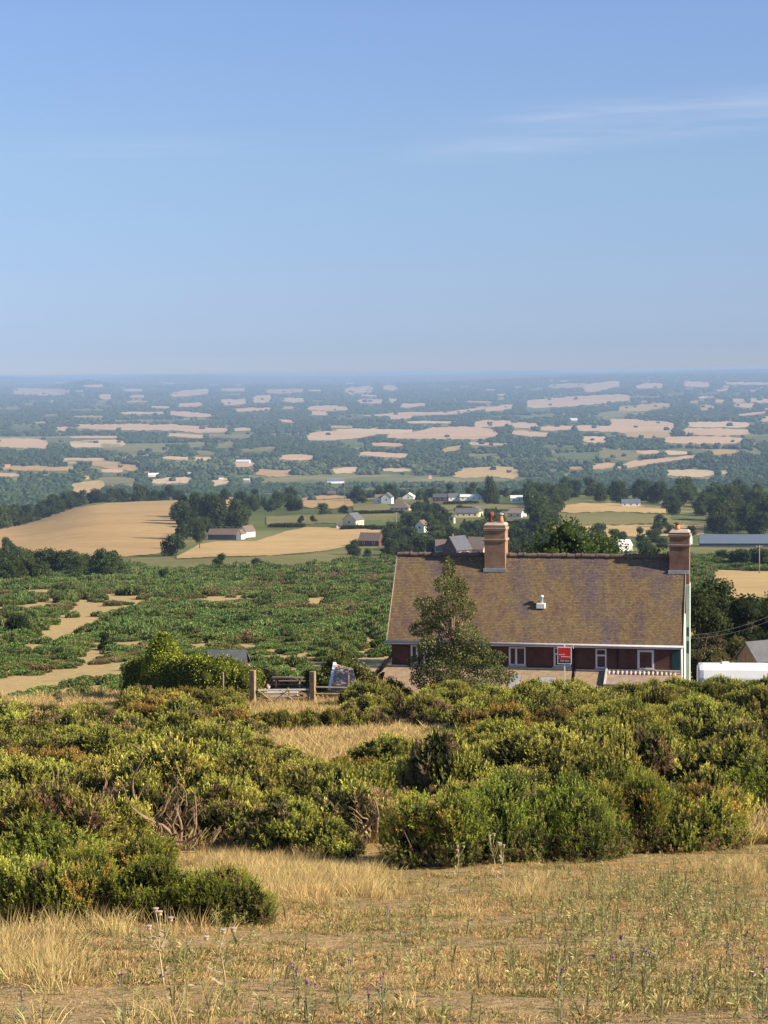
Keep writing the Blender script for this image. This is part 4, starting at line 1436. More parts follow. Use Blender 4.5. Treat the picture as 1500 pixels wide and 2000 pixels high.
SH('village_house', 'house with a pinkish roof and white gable right of the left chimney', 'house', 1010, 1011, 9, 7, 3.0, 2.6, R(-30), 'offwhite', 'pinkroof', 2)
SH('white_cottage', 'white cottage at the top edge of the right hand field before the wood', 'house', 1232, 989, 13, 7, 2.8, 2.2, R(-5), 'white', 'bluegrey', 3)
SH('farm_barn', 'long blue grey roofed farm barn right of the right cottage chimney', 'barn', 1440, 1068, 34, 12, 2.2, 3.4, R(-7), 'slate', 'bluegrey', 0, gable_win=False)
SH('white_bungalow', 'small white house seen just left of the right cottage chimney', 'house', 1331, 1062, 9, 6, 2.6, 2.4, R(-20), 'white', 'pinkroof', 2)
SH('white_bungalow', 'white roof glimpsed through leaves behind the cottage ridge', 'house', 1217, 1076, 6, 5, 2.6, 2.0, R(20), 'white', 'offwhite', 1)
SH('outbuilding', 'small pale outbuilding half hidden above the pink car', 'shed', 883, 1022, 3, 3, 3.6, 1, R(70), 'cream', 'greyroof', 1)
# far farm buildings on the plain
for i, (px, row, w, lb, wl, rf) in enumerate([
        (300, 931, 40, 'long pale farm sheds on the plain left of centre', 'offwhite', 'offwhite'), (287, 927, 18, 'red brick farmhouse on the plain beside the pale sheds', 'brick', 'potorange'),
        (170, 936, 16, 'small pink farmhouse beside the gold field on the plain', 'pinkrender', 'potorange'), (372, 929, 22, 'white farm buildings on the plain above the left trees', 'white', 'offwhite'),
        (432, 936, 20, 'white houses at the foot of the plain above the dark trees', 'white', 'greyroof'), (475, 905, 60, 'row of long white sheds far out on the plain', 'white', 'white'),
        (655, 944, 60, 'wide white shed roof beyond the village at centre', 'white', 'bluegrey'), (480, 942, 36, 'pale barn at the near edge of the plain', 'offwhite', 'offwhite'),
        (840, 935, 12, 'tiny tan house on the plain right of centre', 'pinkrender', 'potorange'), (545, 899, 14, 'tiny white house far out on the plain', 'white', 'pinkroof'),
        (1120, 821, 60, 'far white farm buildings on the right of the plain', 'white', 'offwhite'), (1372, 778, 90, 'far pale buildings on the slope at right', 'offwhite', 'offwhite'),
        (15, 913, 22, 'farm building at the left edge of the plain', 'pinkrender', 'potorange')]):
    w = w * .55
    SH('farm_building', lb, 'farm', px, row, w, w * .3, 3.5 + w * .03, 2.5 + w * .04, R((-1) ** i * 12), wl, rf, 0, gable_win=False, group='farm buildings on the plain')

# ---- tree placing
TREEN = [0]


def put_tree(p, x, y, h, label, group, wide=1.0, sink=.3):
    z = float(T(x, y)) - sink
    s = h / 10.0
    TREEN[0] += 1
    return dup(p, (x, y, z), random.uniform(0, 6.28), (s * wide, s * wide, s), label, group)


def covers(px, row, h, w, Y, keepfields=True):
    k = F / Y
    x0, x1, y0 = px - w * .5 * k, px + w * .5 * k, row - h * k
    for a, b, c, d, yb in BOX:
        if Y < yb + 2 and x0 < b and x1 > a and y0 < d - 1 and row > c:
            return True
        if abs(Y - yb) < 6 and abs(px - (a + b) / 2) < (b - a) * .6:
            return True
    return False


def grove(poly, n, hr, kinds, label, group, minsep=.55, wide=(.85, 1.15), keepf=True, tries=60):
    rs = np.random.default_rng(len(label) * 31 + n)
    xs = [p[0] for p in poly]; ys = [p[1] for p in poly]
    done = []
    t = 0
    while len(done) < n and t < n * tries:
        t += 1
        px = rs.uniform(min(xs), max(xs)); py = rs.uniform(min(ys), max(ys))
        if not inpoly(np.array([px]), np.array([py]), poly)[0]:
            continue
        if keepf and any(inpoly(np.array([px]), np.array([py]), f)[0] for f in FIELDS[-NFN:]):
            continue
        g = ground_hits([px], [py])[0]
        h = rs.uniform(*hr); w = h * .9
        if any((g[0] - a) ** 2 + (g[1] - b) ** 2 < (minsep * (w + c) / 2) ** 2 for a, b, c in done):
            continue
        if covers(px, py, h, w * .8, g[1]):
            continue
        # keep the open fields in view
        if keepf:
            k = F / g[1]
            tx = np.array([px, px, px - w * .3 * k, px + w * .3 * k]); ty = np.array([py - h * k * .5, py - h * k * .9, py - h * k * .4, py - h * k * .4])
            if sum(inpoly(tx, ty, f).sum() for f in FIELDS[-NFN:]) > 1:
                continue
        done.append((g[0], g[1], w))
    print('grove', label, len(done), 'of', n)
    for a, b, w in done:
        p = MTREE[kinds[int(rs.integers(len(kinds)))]]
        put_tree(p, a, b, w / .9, label, group, rs.uniform(*wide))


grove([(-30, 1108), (60, 1100), (150, 1104), (255, 1108), (255, 1128), (180, 1138), (60, 1146), (-30, 1150)], 46, (3.5, 8.5), [0, 1, 3, 4, 6], 'bushy dark tree in the scrub band below the big tan field', 'trees in the scrub band below the big tan field', .5, (.9, 1.3), False)
grove([(345, 1000), (480, 985), (500, 1020), (440, 1040), (400, 1050), (345, 1062)], 26, (9, 17), [2, 3, 2, 0, 3], 'dark tree in the dense clump above the long barn', 'trees in the dense clump above the long barn', .42, (.8, 1.1))
grove([(430, 985), (640, 972), (660, 1002), (560, 1004), (480, 1010)], 26, (7, 13), [0, 2, 3, 4, 1], 'tree in the wooded strip left of the village', 'trees in the wooded strip left of the village', .45)
grove([(560, 976), (1080, 969), (1080, 976), (560, 984)], 24, (7, 14), [0, 1, 2, 3], 'tree on the skyline behind the village', 'trees on the skyline behind the village', .5)
grove([(640, 985), (1060, 978), (1075, 1040), (1060, 1070), (740, 1075), (760, 1030), (650, 1010)], 92, (5, 10), [0, 1, 4, 2, 3, 0, 5], 'garden tree among the village houses', 'garden trees among the village houses', .55)
grove([(1000, 970), (1510, 969), (1520, 1046), (1385, 1046), (1320, 1016), (1300, 990), (1290, 984), (1100, 982), (1088, 1010), (1065, 1046), (1010, 1030)], 96, (10, 17), [0, 1, 2, 4, 6, 0, 2], 'tree in the broad wood on the right', 'trees in the broad wood on the right', .4, (.9, 1.2))
grove([(1360, 1072), (1520, 1066), (1520, 1108), (1430, 1110), (1370, 1100)], 14, (5, 9), [0, 4, 1, 2], 'tree in the strip between the blue grey barn and the gold field', 'trees between the barn and the gold field', .45, (1, 1.3))
grove([(640, 1078), (760, 1060), (770, 1092), (640, 1102)], 13, (4.5, 8), [0, 3, 2, 4], 'tree in the clump at the left end of the cottage roof', 'trees left of the cottage roof', .45)
grove([(780, 1040), (1000, 1040), (1000, 1100), (780, 1100)], 14, (4.5, 7.0), [0, 1, 4, 2, 5], 'tree rising behind the cottage ridge near the left chimney', 'trees behind the cottage ridge', .5)
VB = [tproto(331, 10, 12, 'round', TG, TT, nleaf=900, ls=.9, base=.03, k=12, name='garden_bush', cat='bush'), tproto(332, 10, 11, 'round', DT, DTT, nleaf=900, ls=.9, base=.03, k=12, name='garden_bush', cat='bush'),
      tproto(333, 10, 13, 'round', (.06, .075, .028), (.11, .12, .045), nleaf=900, ls=.9, base=.03, k=12, name='garden_bush', cat='bush')]  # small village trees, filed under the bush category
_keep = MTREE; MTREE = VB
grove([(560, 978), (1070, 974), (1090, 1040), (1070, 1085), (700, 1085), (760, 1032), (620, 1012)], 150, (3.5, 8.5), [0, 1, 2, 1], 'leafy bush in the gardens of the village', 'small trees in the village gardens', .5)
grove([(1080, 1040), (1300, 1036), (1385, 1050), (1385, 1085), (1080, 1090)], 36, (3.5, 7), [0, 1, 2, 0], 'leafy bush below the right hand fields behind the cottage ridge', 'small trees behind the cottage ridge', .5, keepf=False)
MTREE = _keep
# crest line behind the big tan field
rs = np.random.default_rng(3)
for i in range(30):
    px = -20 + 375 * i / 29 + rs.uniform(-5, 5)
    Yc = np.interp(px, [0, 200, 375], [1330, 1800, 1850]) + rs.uniform(-40, 40)
    x = gx(px, Yc)
    put_tree(MTREE[[2, 3, 0, 2][i % 4]], x, Yc, rs.uniform(12, 18), 'tree in the row along the crest behind the big tan field', 'trees along the crest of the tan field', 1.1)
# single trees
for px, row, h, k, w, lb in [
        (338, 1086, 9.5, 2, 1.15, 'round dark oak standing alone at the edge of the big tan field'),
        (432, 1112, 5.6, 0, 1.0, 'lone small tree on the field edge below the long barn'),
        (462, 1116, 3.6, 1, 1.0, 'smallest tree right of the lone field edge tree'), (503, 1112, 4.2, 2, 1.25, 'low spreading tree at the foot of the gold field'),
        (320, 1142, 4.6, 3, 1.2, 'dark leaning bush above the heath path'), (355, 1128, 2.8, 1, 1.2, 'small bush right of the dark leaning bush above the heath path'),
        (390, 1072, 13, 4, .62, 'pale slender tree at the left end of the long barn'),
        (35, 1245, 3.4, 2, 1.0, 'dark thorn bush standing alone in the heath at left edge'),
        (205, 1270, 2.3, 3, 1.0, 'dark thorn bush in the heath left of the hedge'),
        (15, 1075, 6.5, 2, 1.1, 'dark tree at the left frame edge in front of the tan field'),
        (622, 966, 14, 2, 1.0, 'tall dark tree on the skyline left of the brick house'), (600, 968, 12, 3, .8, 'second tall dark tree on the skyline left of the brick house'),
        (955, 985, 20, 0, .72, 'tall bushy tree above the left cottage chimney'), (612, 1022, 5, 4, 1, 'pale leafed tree left of the cream gabled house'),
        (588, 1022, 5, 2, .9, 'small dark tree in the paddock left of the pale leafed tree'),
        (1250, 1062, 8.5, 3, .9, 'dark round tree left of the right cottage chimney'), (1290, 1030, 7.5, 2, 1.1, 'dark bush in the middle of the right hand fields')]:
    g = G(px, row)
    put_tree(MTREE[k], g.x, g.y, h, lb, 'single trees in the farmland', w)

# ---- near trees around the cottage, with real leaves
def near_tree(name, label, px, Y, H, W, tone, tip, nleaf, ls, lobes=None, k=18, base=.15, seed=1, barkm='bark', core=.55, sink=.2, limbs=8, depth=.5):
    rg = np.random.default_rng(seed)
    x = gx(px, Y)
    if lobes is None:
        lobes = tree_lobes(rg, H, W, base * H, k, 'round')
    t = thing(name, label, 'tree' if 'tree' in name else 'shrub', (x, Y, float(T(x, Y)) - sink), 0)
    me = crown_mesh('crown', seed, lobes, nleaf, ls, tone, tip, core, .25, 'leaf', depth, 1)
    obj('crown', me, None, t)
    tm = trunk_mesh('trunk', seed, H, max(.05, H * .018), lobes, barkm, limbs)
    obj('trunk', tm, None, t)
    return t


# the airy tree before the front wall
kx = 1 / 32.6
lob = []
rs = random.Random(4)
for (px, row, rx, rz) in [(878, 1112, 11, 20), (868, 1140, 16, 16), (895, 1150, 18, 18), (832, 1178, 20, 11), (880, 1180, 26, 20), (848, 1205, 22, 15), (915, 1195, 16, 20), (826, 1232, 22, 14), (872, 1225, 26, 20),
                          (912, 1238, 22, 16), (845, 1265, 26, 18), (890, 1268, 28, 18), (935, 1262, 20, 16), (962, 1282, 22, 11), (860, 1300, 34, 20), (910, 1300, 28, 18), (950, 1312, 30, 16), (985, 1326, 22, 12), (835, 1328, 30, 18), (890, 1335, 36, 20), (940, 1345, 34, 16), (812, 1296, 14, 12)]:
    lob.append(((px - 885) * kx, rs.uniform(-.9, .9), (1372 - row) * kx, rx * kx * 1.12, rx * kx, rz * kx * 1.15))
near_tree('birch_tree', 'airy olive green tree standing in front of the cottage wall and roof', 885, 112.5, 8.4, 5, (.105, .13, .042), (.29, .31, .115), 14000, .105, lob, seed=5, core=0, barkm='palebark', sink=0)
# trees behind the roof
near_tree('broadleaf_tree', 'bright green leafy tree rising behind the middle of the cottage ridge', 1120, 150, 12.4, 9.0, (.06, .09, .022), (.15, .185, .05), 5200, .22, k=22, base=.2, seed=21, core=.5)
near_tree('broadleaf_tree', 'green leafy tree behind the ridge right of the brightest one', 1187, 146, 10.4, 6.5, (.055, .08, .022), (.13, .16, .045), 3600, .2, k=16, base=.2, seed=22, core=.5)
near_tree('broadleaf_tree', 'lower green tree behind the ridge left of the right chimney', 1265, 150, 9.8, 6.0, (.05, .075, .022), (.11, .14, .045), 3200, .2, k=16, base=.2, seed=23, core=.55)
near_tree('broadleaf_tree', 'green tree behind the ridge right of the left chimney', 1046, 155, 10.2, 6.0, (.04, .06, .02), (.09, .115, .04), 3200, .22, k=16, base=.2, seed=24, core=.6)
# shrubs right of the gable
near_tree('tall_shrub', 'tall green shrub close behind the pale right gable', 1372, 150, 6.6, 4.6, (.05, .072, .024), (.1, .125, .045), 3200, .2, k=14, base=.05, seed=31, core=.7)
near_tree('tall_shrub', 'rounded green shrub below the gold field right of the gable', 1395, 185, 6.0, 5.5, (.055, .07, .026), (.11, .12, .05), 2600, .24, k=14, base=.03, seed=32, core=.75)
near_tree('tall_shrub', 'olive brown bush behind the white caravan', 1395, 128, 2.7, 3.6, (.085, .08, .032), (.2, .17, .07), 2800, .13, k=14, base=.02, seed=33, core=.7)
near_tree('tall_shrub', 'yellowish olive bush left of the grey roofed shed', 1432, 131, 3.2, 3.0, (.1, .095, .03), (.22, .2, .075), 2600, .13, k=12, base=.02, seed=34, core=.7)
near_tree('tall_shrub', 'dark thorny bush above the grey roofed shed at right', 1470, 165, 5.2, 6.5, (.035, .048, .02), (.075, .085, .035), 3000, .2, k=16, base=.02, seed=35, core=.8)
near_tree('tall_shrub', 'dark bush at the right frame edge below the gold field', 1540, 170, 6.4, 6, (.035, .048, .02), (.08, .09, .035), 2800, .2, k=14, base=.02, seed=36, core=.8)
near_tree('tall_shrub', 'brown leafed bush between the dark thorn and the yellowish bush', 1405, 146, 2.6, 4, (.09, .08, .04), (.17, .14, .07), 2400, .16, k=12, base=.02, seed=37, core=.75)
# garden shrubs left of the cottage
near_tree('garden_shrub', 'large yellow green shrub left of the cottage', 668, 118.3, 2.9, 3.6, (.09, .12, .03), (.27, .29, .085), 3600, .12, k=16, base=.05, seed=41, core=.65)
near_tree('garden_shrub', 'bright pale leafed shrub beside the blue grey lean-to', 712, 116.8, 2.2, 2.2, (.13, .14, .04), (.32, .3, .11), 2400, .1, k=12, base=.02, seed=42, core=.65)
near_tree('garden_shrub', 'low yellow flowering shrub below the left end of the cottage', 772, 113.5, 1.5, 2.0, (.15, .145, .03), (.4, .34, .06), 2000, .08, k=10, base=.02, seed=43, core=.7)
near_tree('garden_shrub', 'green shrub with white blossom right of the picnic table', 603, 118.6, 1.8, 1.6, (.05, .08, .025), (.13, .17, .06), 1800, .1, k=10, base=.02, seed=44, core=.7)
near_tree('garden_shrub', 'low green shrub left of the shed with the white edge', 640, 117.3, 1.3, 1.5, (.07, .1, .025), (.17, .2, .05), 1500, .1, k=9, base=.02, seed=45, core=.7)
near_tree('garden_shrub', 'grey brown bush behind the gate left of the picnic table', 528, 119.6, 1.8, 2.2, (.06, .06, .035), (.13, .12, .07), 1600, .12, k=10, base=.02, seed=46, core=.7)
near_tree('sapling_tree', 'thin pale sapling alone on the rough grass at the left', 122, 110, 2.1, .9, (.12, .15, .06), (.24, .26, .12), 260, .09, k=6, base=.3, seed=47, barkm='palebark', core=0, limbs=4)


# ------------------------------------------------------------------ hedge
def zrow_(px, row, Y):
    return at(px, row, Y).z


def hedge():
    Yb = 112.5
    k = Yb / F
    x0 = gx(372, Yb)
    t = thing('garden_hedge', 'broad hedge, black in shade on the left, sunlit yellow green on the right', 'hedge', (x0, Yb, float(T(x0, Yb)) - .1))
    rg = np.random.default_rng(61)
    ls = []
    hx0, hy0 = gx(266, 118.6), 118.6
    hx1, hy1 = gx(402, 112.8), 112.8
    hx2, hy2 = gx(480, 112.6), 112.6
    gz = float(T(x0, Yb)) - .1
    for f in np.linspace(0, 1, 28):
        hx_, hy_ = (hx0 + (hx1 - hx0) * f / .62, hy0 + (hy1 - hy0) * f / .62) if f < .62 else (hx1 + (hx2 - hx1) * (f - .62) / .38, hy1 + (hy2 - hy1) * (f - .62) / .38)
        px_ = project(np.array([hx_, hy_, gz]))[0]
        tr_ = np.interp(px_, [258, 275, 300, 330, 360, 385, 410, 435, 460, 480, 490], [1290, 1284, 1284, 1288, 1284, 1280, 1283, 1289, 1298, 1310, 1325])
        zt = zrow_(px_, tr_, hy_) - gz
        zb = float(T(hx_, hy_)) - gz
        for z in np.arange(zb + .3, zt - .2, .5):
            for o_ in (-.45, .1, .6):
                r_ = rg.uniform(.5, .72)
                ls.append((hx_ - x0 + o_ * .75 + rg.normal() * .08, hy_ - Yb + o_ * .66 + rg.normal() * .08, min(z + rg.uniform(-.1, .1), zt - r_ * .7), r_, r_, r_ * .9))
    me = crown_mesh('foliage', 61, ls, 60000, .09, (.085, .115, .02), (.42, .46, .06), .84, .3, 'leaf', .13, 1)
    obj('foliage', me, None, t)
    t2 = thing('conifer_bush', 'rounded conical golden green conifer rising out of the hedge', 'conifer', (gx(322, 115.2), 115.2, float(T(x0, Yb)) - .3))
    ls = []
    for f in np.linspace(0, 1, 10):
        z = .4 + 3.25 * f
        r = 1.5 * math.sqrt(max(.02, 1 - (f * .97) ** 2.4))
        for q in range(6):
            a = q * 1.047 + f * 2
            ls.append((math.cos(a) * r * .55, math.sin(a) * r * .55, z + rg.uniform(-.15, .15), .2 + r * .34, .2 + r * .34, .5))
    me = crown_mesh('foliage', 62, ls, 30000, .09, (.12, .16, .026), (.48, .52, .06), .84, .3, 'leaf', .13, 1)
    obj('foliage', me, None, t2)
    tm = trunk_mesh('trunk', 62, 3, .09, [], limbs=0); obj('trunk', tm, None, t2)


hedge()

# hedges and poles in the village
for px, row, w, lb in [(780, 1035, 100, 'clipped dark hedge right of the cream gabled house'), (700, 1034, 60, 'low dark hedge below the cream gabled house'), (560, 1030, 60, 'dark hedge along the top of the gold field'),
                       (840, 966, 150, 'long dark hedge on the skyline behind the village'), (740, 1004, 90, 'dark hedge across the village paddock'), (900, 985, 60, 'square dark hedge before the white bungalows')]:
    g = G(px, row); k = g.y / F
    rg = np.random.default_rng(px)
    ls = [((q - .5) * w * k, rg.uniform(-.3, .3), 1.0, 2.0, 1.2, 1.4 * rg.uniform(.8, 1.1)) for q in np.linspace(0, 1, int(w * k / 1.6))]
    t = thing('clipped_hedge', lb, 'hedge', g)
    me = crown_mesh('foliage', px, ls, 1800, .5, DT, DTT, .9, .2, 'leaf', .2, 1)
    obj('foliage', me, None, t)


def pole(px, row, hpx, label, Y=None, arms=True):
    g = G(px, row); h = hpx * g.y / F
    t = thing('utility_pole', label, 'utility pole', g)
    m_ = MB(); m_.tube([(0, 0, -.5), (0, 0, h)], [.16, .12], 8); m_.build('post', M['wood_pole'], t, True)
    if arms:
        m_ = MB(); m_.box(-.9, -.08, h - .5, .9, .08, h - .35); m_.build('crossarm', M['wood_pole'], t)
        for s_ in (-.8, 0.4, .8):
            m_ = MB(); m_.lathe([(.05, 0), (.08, .06), (.05, .14), (.02, .16)], (s_, 0, h - .35), 8); m_.build('insulator', M['white'], t)
    return t


pole(1483, 1121, 57, 'wooden utility pole with crossarm at the right above the gold field')
pole(674, 1000, 62, 'slim pole on the skyline left of the white gable house')
pole(774, 1040, 40, 'slim pole in the village right of the cream gabled house')
pole(508, 990, 0.1 + 34, 'slim pole in the wooded strip left of the village', None, False)


# ------------------------------------------------------------------ far woods on the plain
def far_src(seed, tone):
    rg = np.random.default_rng(seed)
    ls = [(rg.uniform(-.32, .32), rg.uniform(-.32, .32), rg.uniform(.25, .62), rg.uniform(.2, .32), rg.uniform(.2, .32), rg.uniform(.22, .34)) for _ in range(6)]
    ls.append((0, 0, .3, .3, .3, .35))
    V, Fc, C = ico_core(ls, 1.0, np.asarray(tone), 1)
    V = V + rg.normal(size=V.shape) * .02
    C = C * (1 + .12 * rg.normal(size=(len(V), 1)))
    me = np_mesh('far_tree', V, Fc, np.clip(C, .005, 1))
    me.materials.append(M['farleaf'])
    return source('far_tree', me)


FS = [far_src(401, (.036, .06, .026)), far_src(402, (.05, .078, .03)), far_src(403, (.075, .1, .038)), far_src(404, (.034, .055, .028))]
rg = np.random.default_rng(19)
XS, YSS, SS = [], [], []
for y0, y1, n, s0, s1 in [(1900, 3300, 5200, 9, 15), (3300, 6000, 15000, 8, 15), (6000, 11000, 19000, 10, 20), (11000, 20000, 19000, 16, 30), (20000, 48000, 26000, 30, 60)]:
    y = np.exp(rg.uniform(math.log(y0), math.log(y1), n)) if y0 > 11000 else np.sqrt(rg.uniform(y0 ** 2, y1 ** 2, n))
    XS.append(rg.uniform(-.24, .24, n) * y); YSS.append(y); SS.append(rg.uniform(s0, s1, n))
X = np.concatenate(XS); Y = np.concatenate(YSS); S = np.concatenate(SS)
Z = T(X, Y)
qx, qy = project(np.stack([X, Y, Z], -1))
ok = np.ones(len(X), bool)
for p in FIELDS:
    xs = [q[0] for q in p]; ys = [q[1] for q in p]
    m_ = (qx > min(xs) - 3) & (qx < max(xs) + 3) & (qy > min(ys) - 2) & (qy < max(ys) + 12)
    idx = np.where(m_)[0]
    hh = S[idx] * F / Y[idx]
    bad = np.zeros(len(idx), bool)
    for s_ in (0, .35, .7):
        bad |= inpoly(qx[idx], qy[idx] - hh * s_, p)
    # a few hedgerow trees may stand before a field
    bad &= rg.random(len(idx)) > .012
    ok[idx[bad]] = False
for a, b, c, d, yb in BOX:
    if yb > 2600:
        ok &= ~((qx > a) & (qx < b) & (qy - S * F / Y < d) & (Y < yb + 30) & (Y > yb * .8))
cov = vnoise(X / 700, Y / 420, 51) + .6 * vnoise(X / 190, Y / 150, 52) + .5
ok &= (cov > .26) | ((Y > 12000) & (cov > .1))
X, Y, Z, S = X[ok], Y[ok], Z[ok], S[ok]
S = np.minimum(S, np.maximum(-Z - 6, 6))
n = len(X)
tone = .9 * vnoise(X / 1500, Y / 700, 53) + .5 * vnoise(X / 420, Y / 300, 54) + .5 + rg.normal(size=n) * .08
var = np.where(tone < .35, 0, np.where(tone < .6, 1, np.where(tone < .8, 3, 2)))
scl = np.stack([S * 1.35, S * 1.35, S], -1)
scatter('far_woods', np.stack([X, Y, Z - S * .06], -1), zrot(rg, n), scl, var, FS, 'woods', 'blue green woods and hedgerows covering the far plain')

# ------------------------------------------------------------------ the cottage
ang = R(-12.0)
E0 = at(755.5, 1251, 118.0)                    # left end of the eaves
GZ = -19.95
HL = 18.0
run, rise = 3.6, 5.05
EZ = E0.z - GZ                                  # eaves height
house = thing('brick_cottage', 'long brick cottage with a steep mossy tiled roof and two brick chimneys', 'house', (E0.x, E0.y, GZ), ang)


def fx(px):
    """local x on the eaves line for a photo column"""
    c, s = math.cos(ang), math.sin(ang)
    u = (px - 750) / F
    # (E0.x + t c) = u' (E0.y + t s), with the small roll/pitch terms folded in by search
    lo, hi = -3.0, 22.0
    for _ in range(40):
        m_ = (lo + hi) / 2
        q = project(np.array([E0.x + m_ * c, E0.y + m_ * s, GZ + EZ - .6]))
        if q[0] < px: lo = m_
        else: hi = m_
    return lo


OV = .38
YW = OV                      # front wall plane (local y); the eaves edge is y = 0
YB = 2 * run - OV            # back wall
slope = rise / run
HR = fx(1333.5)
# walls with openings left for windows as recesses
wall = MB()
wx0, wx1 = .22, fx(1322)
wz = EZ + OV * slope - .16
wall.add([(wx0, YW, -1.5), (wx1, YW, -1.5), (wx1, YB, -1.5), (wx0, YB, -1.5), (wx0, YW, wz), (wx1, YW, wz), (wx1, YB, wz), (wx0, YB, wz)],
         [(0, 1, 5, 4), (2, 3, 7, 6), (3, 0, 4, 7)])
wall.add([(wx0, YW, wz), (wx0, YB, wz), (wx0, run, EZ + rise - .2)], [(0, 2, 1)])
wall.build('front_wall', M['brick'], house)
gb = MB()
gb.add([(HR - .16, YW + .3, -1.5), (HR - .16, YB, -1.5), (HR - .16, YB, wz), (HR - .16, YW + .3, wz), (HR - .16, run, EZ + rise - .2), (wx1, YW + .3, -1.5), (wx1, YW + .3, wz)],
       [(0, 1, 2, 3), (3, 2, 4), (5, 0, 3, 6)])
gb.build('gable_wall', M['palegreen'], house)
# roof: two slabs with thickness and slightly uneven courses
def roof_slab(side):
    n, m_ = 60, 26
    V = []; UV = []
    for j in range(m_ + 1):
        for i in range(n + 1):
            x = HR * i / n
            f = j / m_
            y = run * f; z = EZ + rise * f
            sag = -.05 * math.sin(math.pi * f) * (1 + .5 * math.sin(x * .7)) + .035 * float(vnoise(x / 1.4, f * 5, 71))
            z += sag
            if side < 0:
                y = 2 * run - y
            V.append((x, y, z)); UV.append((x, f * math.hypot(run, rise)))
    Fs = []
    for j in range(m_):
        for i in range(n):
            a = j * (n + 1) + i
            q = (a, a + 1, a + n + 2, a + n + 1)
            Fs.append(q if side > 0 else q[::-1])
    me = bpy.data.meshes.new('roof')
    me.from_pydata(V, [], Fs); me.update()
    uvl = me.uv_layers.new(name='UVMap')
    for lp in me.loops:
        uvl.data[lp.index].uv = UV[lp.vertex_index]
    o = obj('roof', me, M['tiles'], house)
    sd = o.modifiers.new('thickness', 'SOLIDIFY'); sd.thickness = .12; sd.offset = -1
    return o


rf = roof_slab(1); rfb = roof_slab(-1)
rd = MB()
nt_ = 40
for i in range(nt_):
    x0_ = HR * i / nt_ + .012; x1_ = HR * (i + 1) / nt_ - .012
    zt = EZ + rise + .02 * math.sin(i * 2.3)
    poly = [(run + .17 * math.cos(a), zt - .03 + .15 * math.sin(a)) for a in np.linspace(-.35, math.pi + .35, 9)]
    rd.prism(poly, x0_, x1_)
    if i % 2:
        rd.prism([(run + .2 * math.cos(a), zt - .03 + .18 * math.sin(a)) for a in np.linspace(-.35, math.pi + .35, 9)], x1_ - .05, x1_ + .02)
rd.build('ridge_tiles', M['brownroof'], rf)
g_ = MB()
g_.tube([(-.1, -.06, EZ - .04), (HR + .05, -.06, EZ - .04)], .065, 8)
g_.build('gutter', M['gutter'], house, True)
fa = MB(); fa.box(.05, .04, EZ - .22, HR - .02, .07, EZ - .02); fa.build('fascia', M['gutter'], house)
so = MB(); so.box(.1, .075, EZ - .24, HR - .06, YW - .003, EZ - .2); so.build('soffit', M['slate'], house)
for x_ in (-.035, HR + .004):
    vb = MB()
    vb.add([(x_, -.02, EZ - .14), (x_ + .03, -.02, EZ - .14), (x_ + .03, -.02, EZ + .03), (x_, -.02, EZ + .03), (x_, run, EZ + rise - .14), (x_ + .03, run, EZ + rise - .14), (x_ + .03, run, EZ + rise + .03), (x_, run, EZ + rise + .03)],
           [(0, 1, 2, 3), (7, 6, 5, 4), (0, 4, 5, 1), (3, 2, 6, 7), (1, 5, 6, 2), (0, 3, 7, 4)])
    vb.build('verge_edge', M['capstone'], rf)


def window(p0, p1, z0, z1, kind, label=None):
    a, b = fx(p0), fx(p1)
    y = YW - .05
    fr = MB(); t_ = .085
    fr.box(a, y, z0, a + t_, y + .12, z1); fr.box(b - t_, y, z0, b, y + .12, z1)
    fr.box(a + t_, y, z1 - t_, b - t_, y + .12, z1); fr.box(a + t_, y, z0, b - t_, y + .12, z0 + t_)
    if kind == 'pair':
        m0 = a + (b - a) * .44
        fr.box(m0 - .06, y - .01, z0 + t_, m0 + .06, y + .1, z1 - t_)
        fr.box(a + t_, y + .01, z0 + t_, a + t_ + .03, y + .1, z1 - t_)
    elif kind == 'fanlight':
        zm = z0 + (z1 - z0) * .66
        fr.box(a + t_, y - .01, zm - .05, b - t_, y + .1, zm + .05)
        fr.box(a + t_, y + .01, z0 + t_, a + t_ + .025, y + .1, zm - .05)
    elif kind == 'single':
        q = .05
        fr.box(a + t_, y + .01, z0 + t_, a + t_ + q, y + .1, z1 - t_); fr.box(b - t_ - q, y + .01, z0 + t_, b - t_, y + .1, z1 - t_)
        fr.box(a + t_ + q, y + .01, z1 - t_ - q, b - t_ - q, y + .1, z1 - t_)
    w_ = fr.build('window', M['white'], house)
    gl = MB(); gl.box(a + t_ * .5, y + .07, z0 + t_ * .5, b - t_ * .5, y + .09, z1 - t_ * .5); gl.build('pane', M['glass'], w_)
    sl_ = MB(); sl_.box(a - .06, y - .06, z0 - .09, b + .06, y + .1, z0 - .003); sl_.build('sill', M['capstone'], w_)


ZT = EZ - .3
window(800, 828, ZT - 1.15, ZT, 'pair')
window(992, 1025, ZT - 1.12, ZT, 'pair')
window(1080, 1114, ZT - 1.15, ZT + .02, 'fanlight')
window(1162, 1183.5, ZT - 1.2, ZT, 'fanlight')
window(1244, 1276.5, ZT - 1.2, ZT - .02, 'single')
dp = MB(); dp.tube([(fx(1330.5), .02, EZ - .1), (fx(1330.5), .02, .6)], .045, 7); dp.build('downpipe', M['gutter'], house, True)
dp = MB(); dp.tube([(fx(1205), YW - .06, EZ - .25), (fx(1205), YW - .06, .6)], .04, 7); dp.build('downpipe', M['blackpipe'], house, True)
dp = MB(); dp.tube([(fx(1120), YW - .08, EZ - .2), (fx(1120), YW - .08, 1.7), (fx(1122), YW - .5, 1.45), (fx(1122), YW - .55, .5)], .05, 7); dp.build('soil_pipe', M['blackpipe'], house, True)
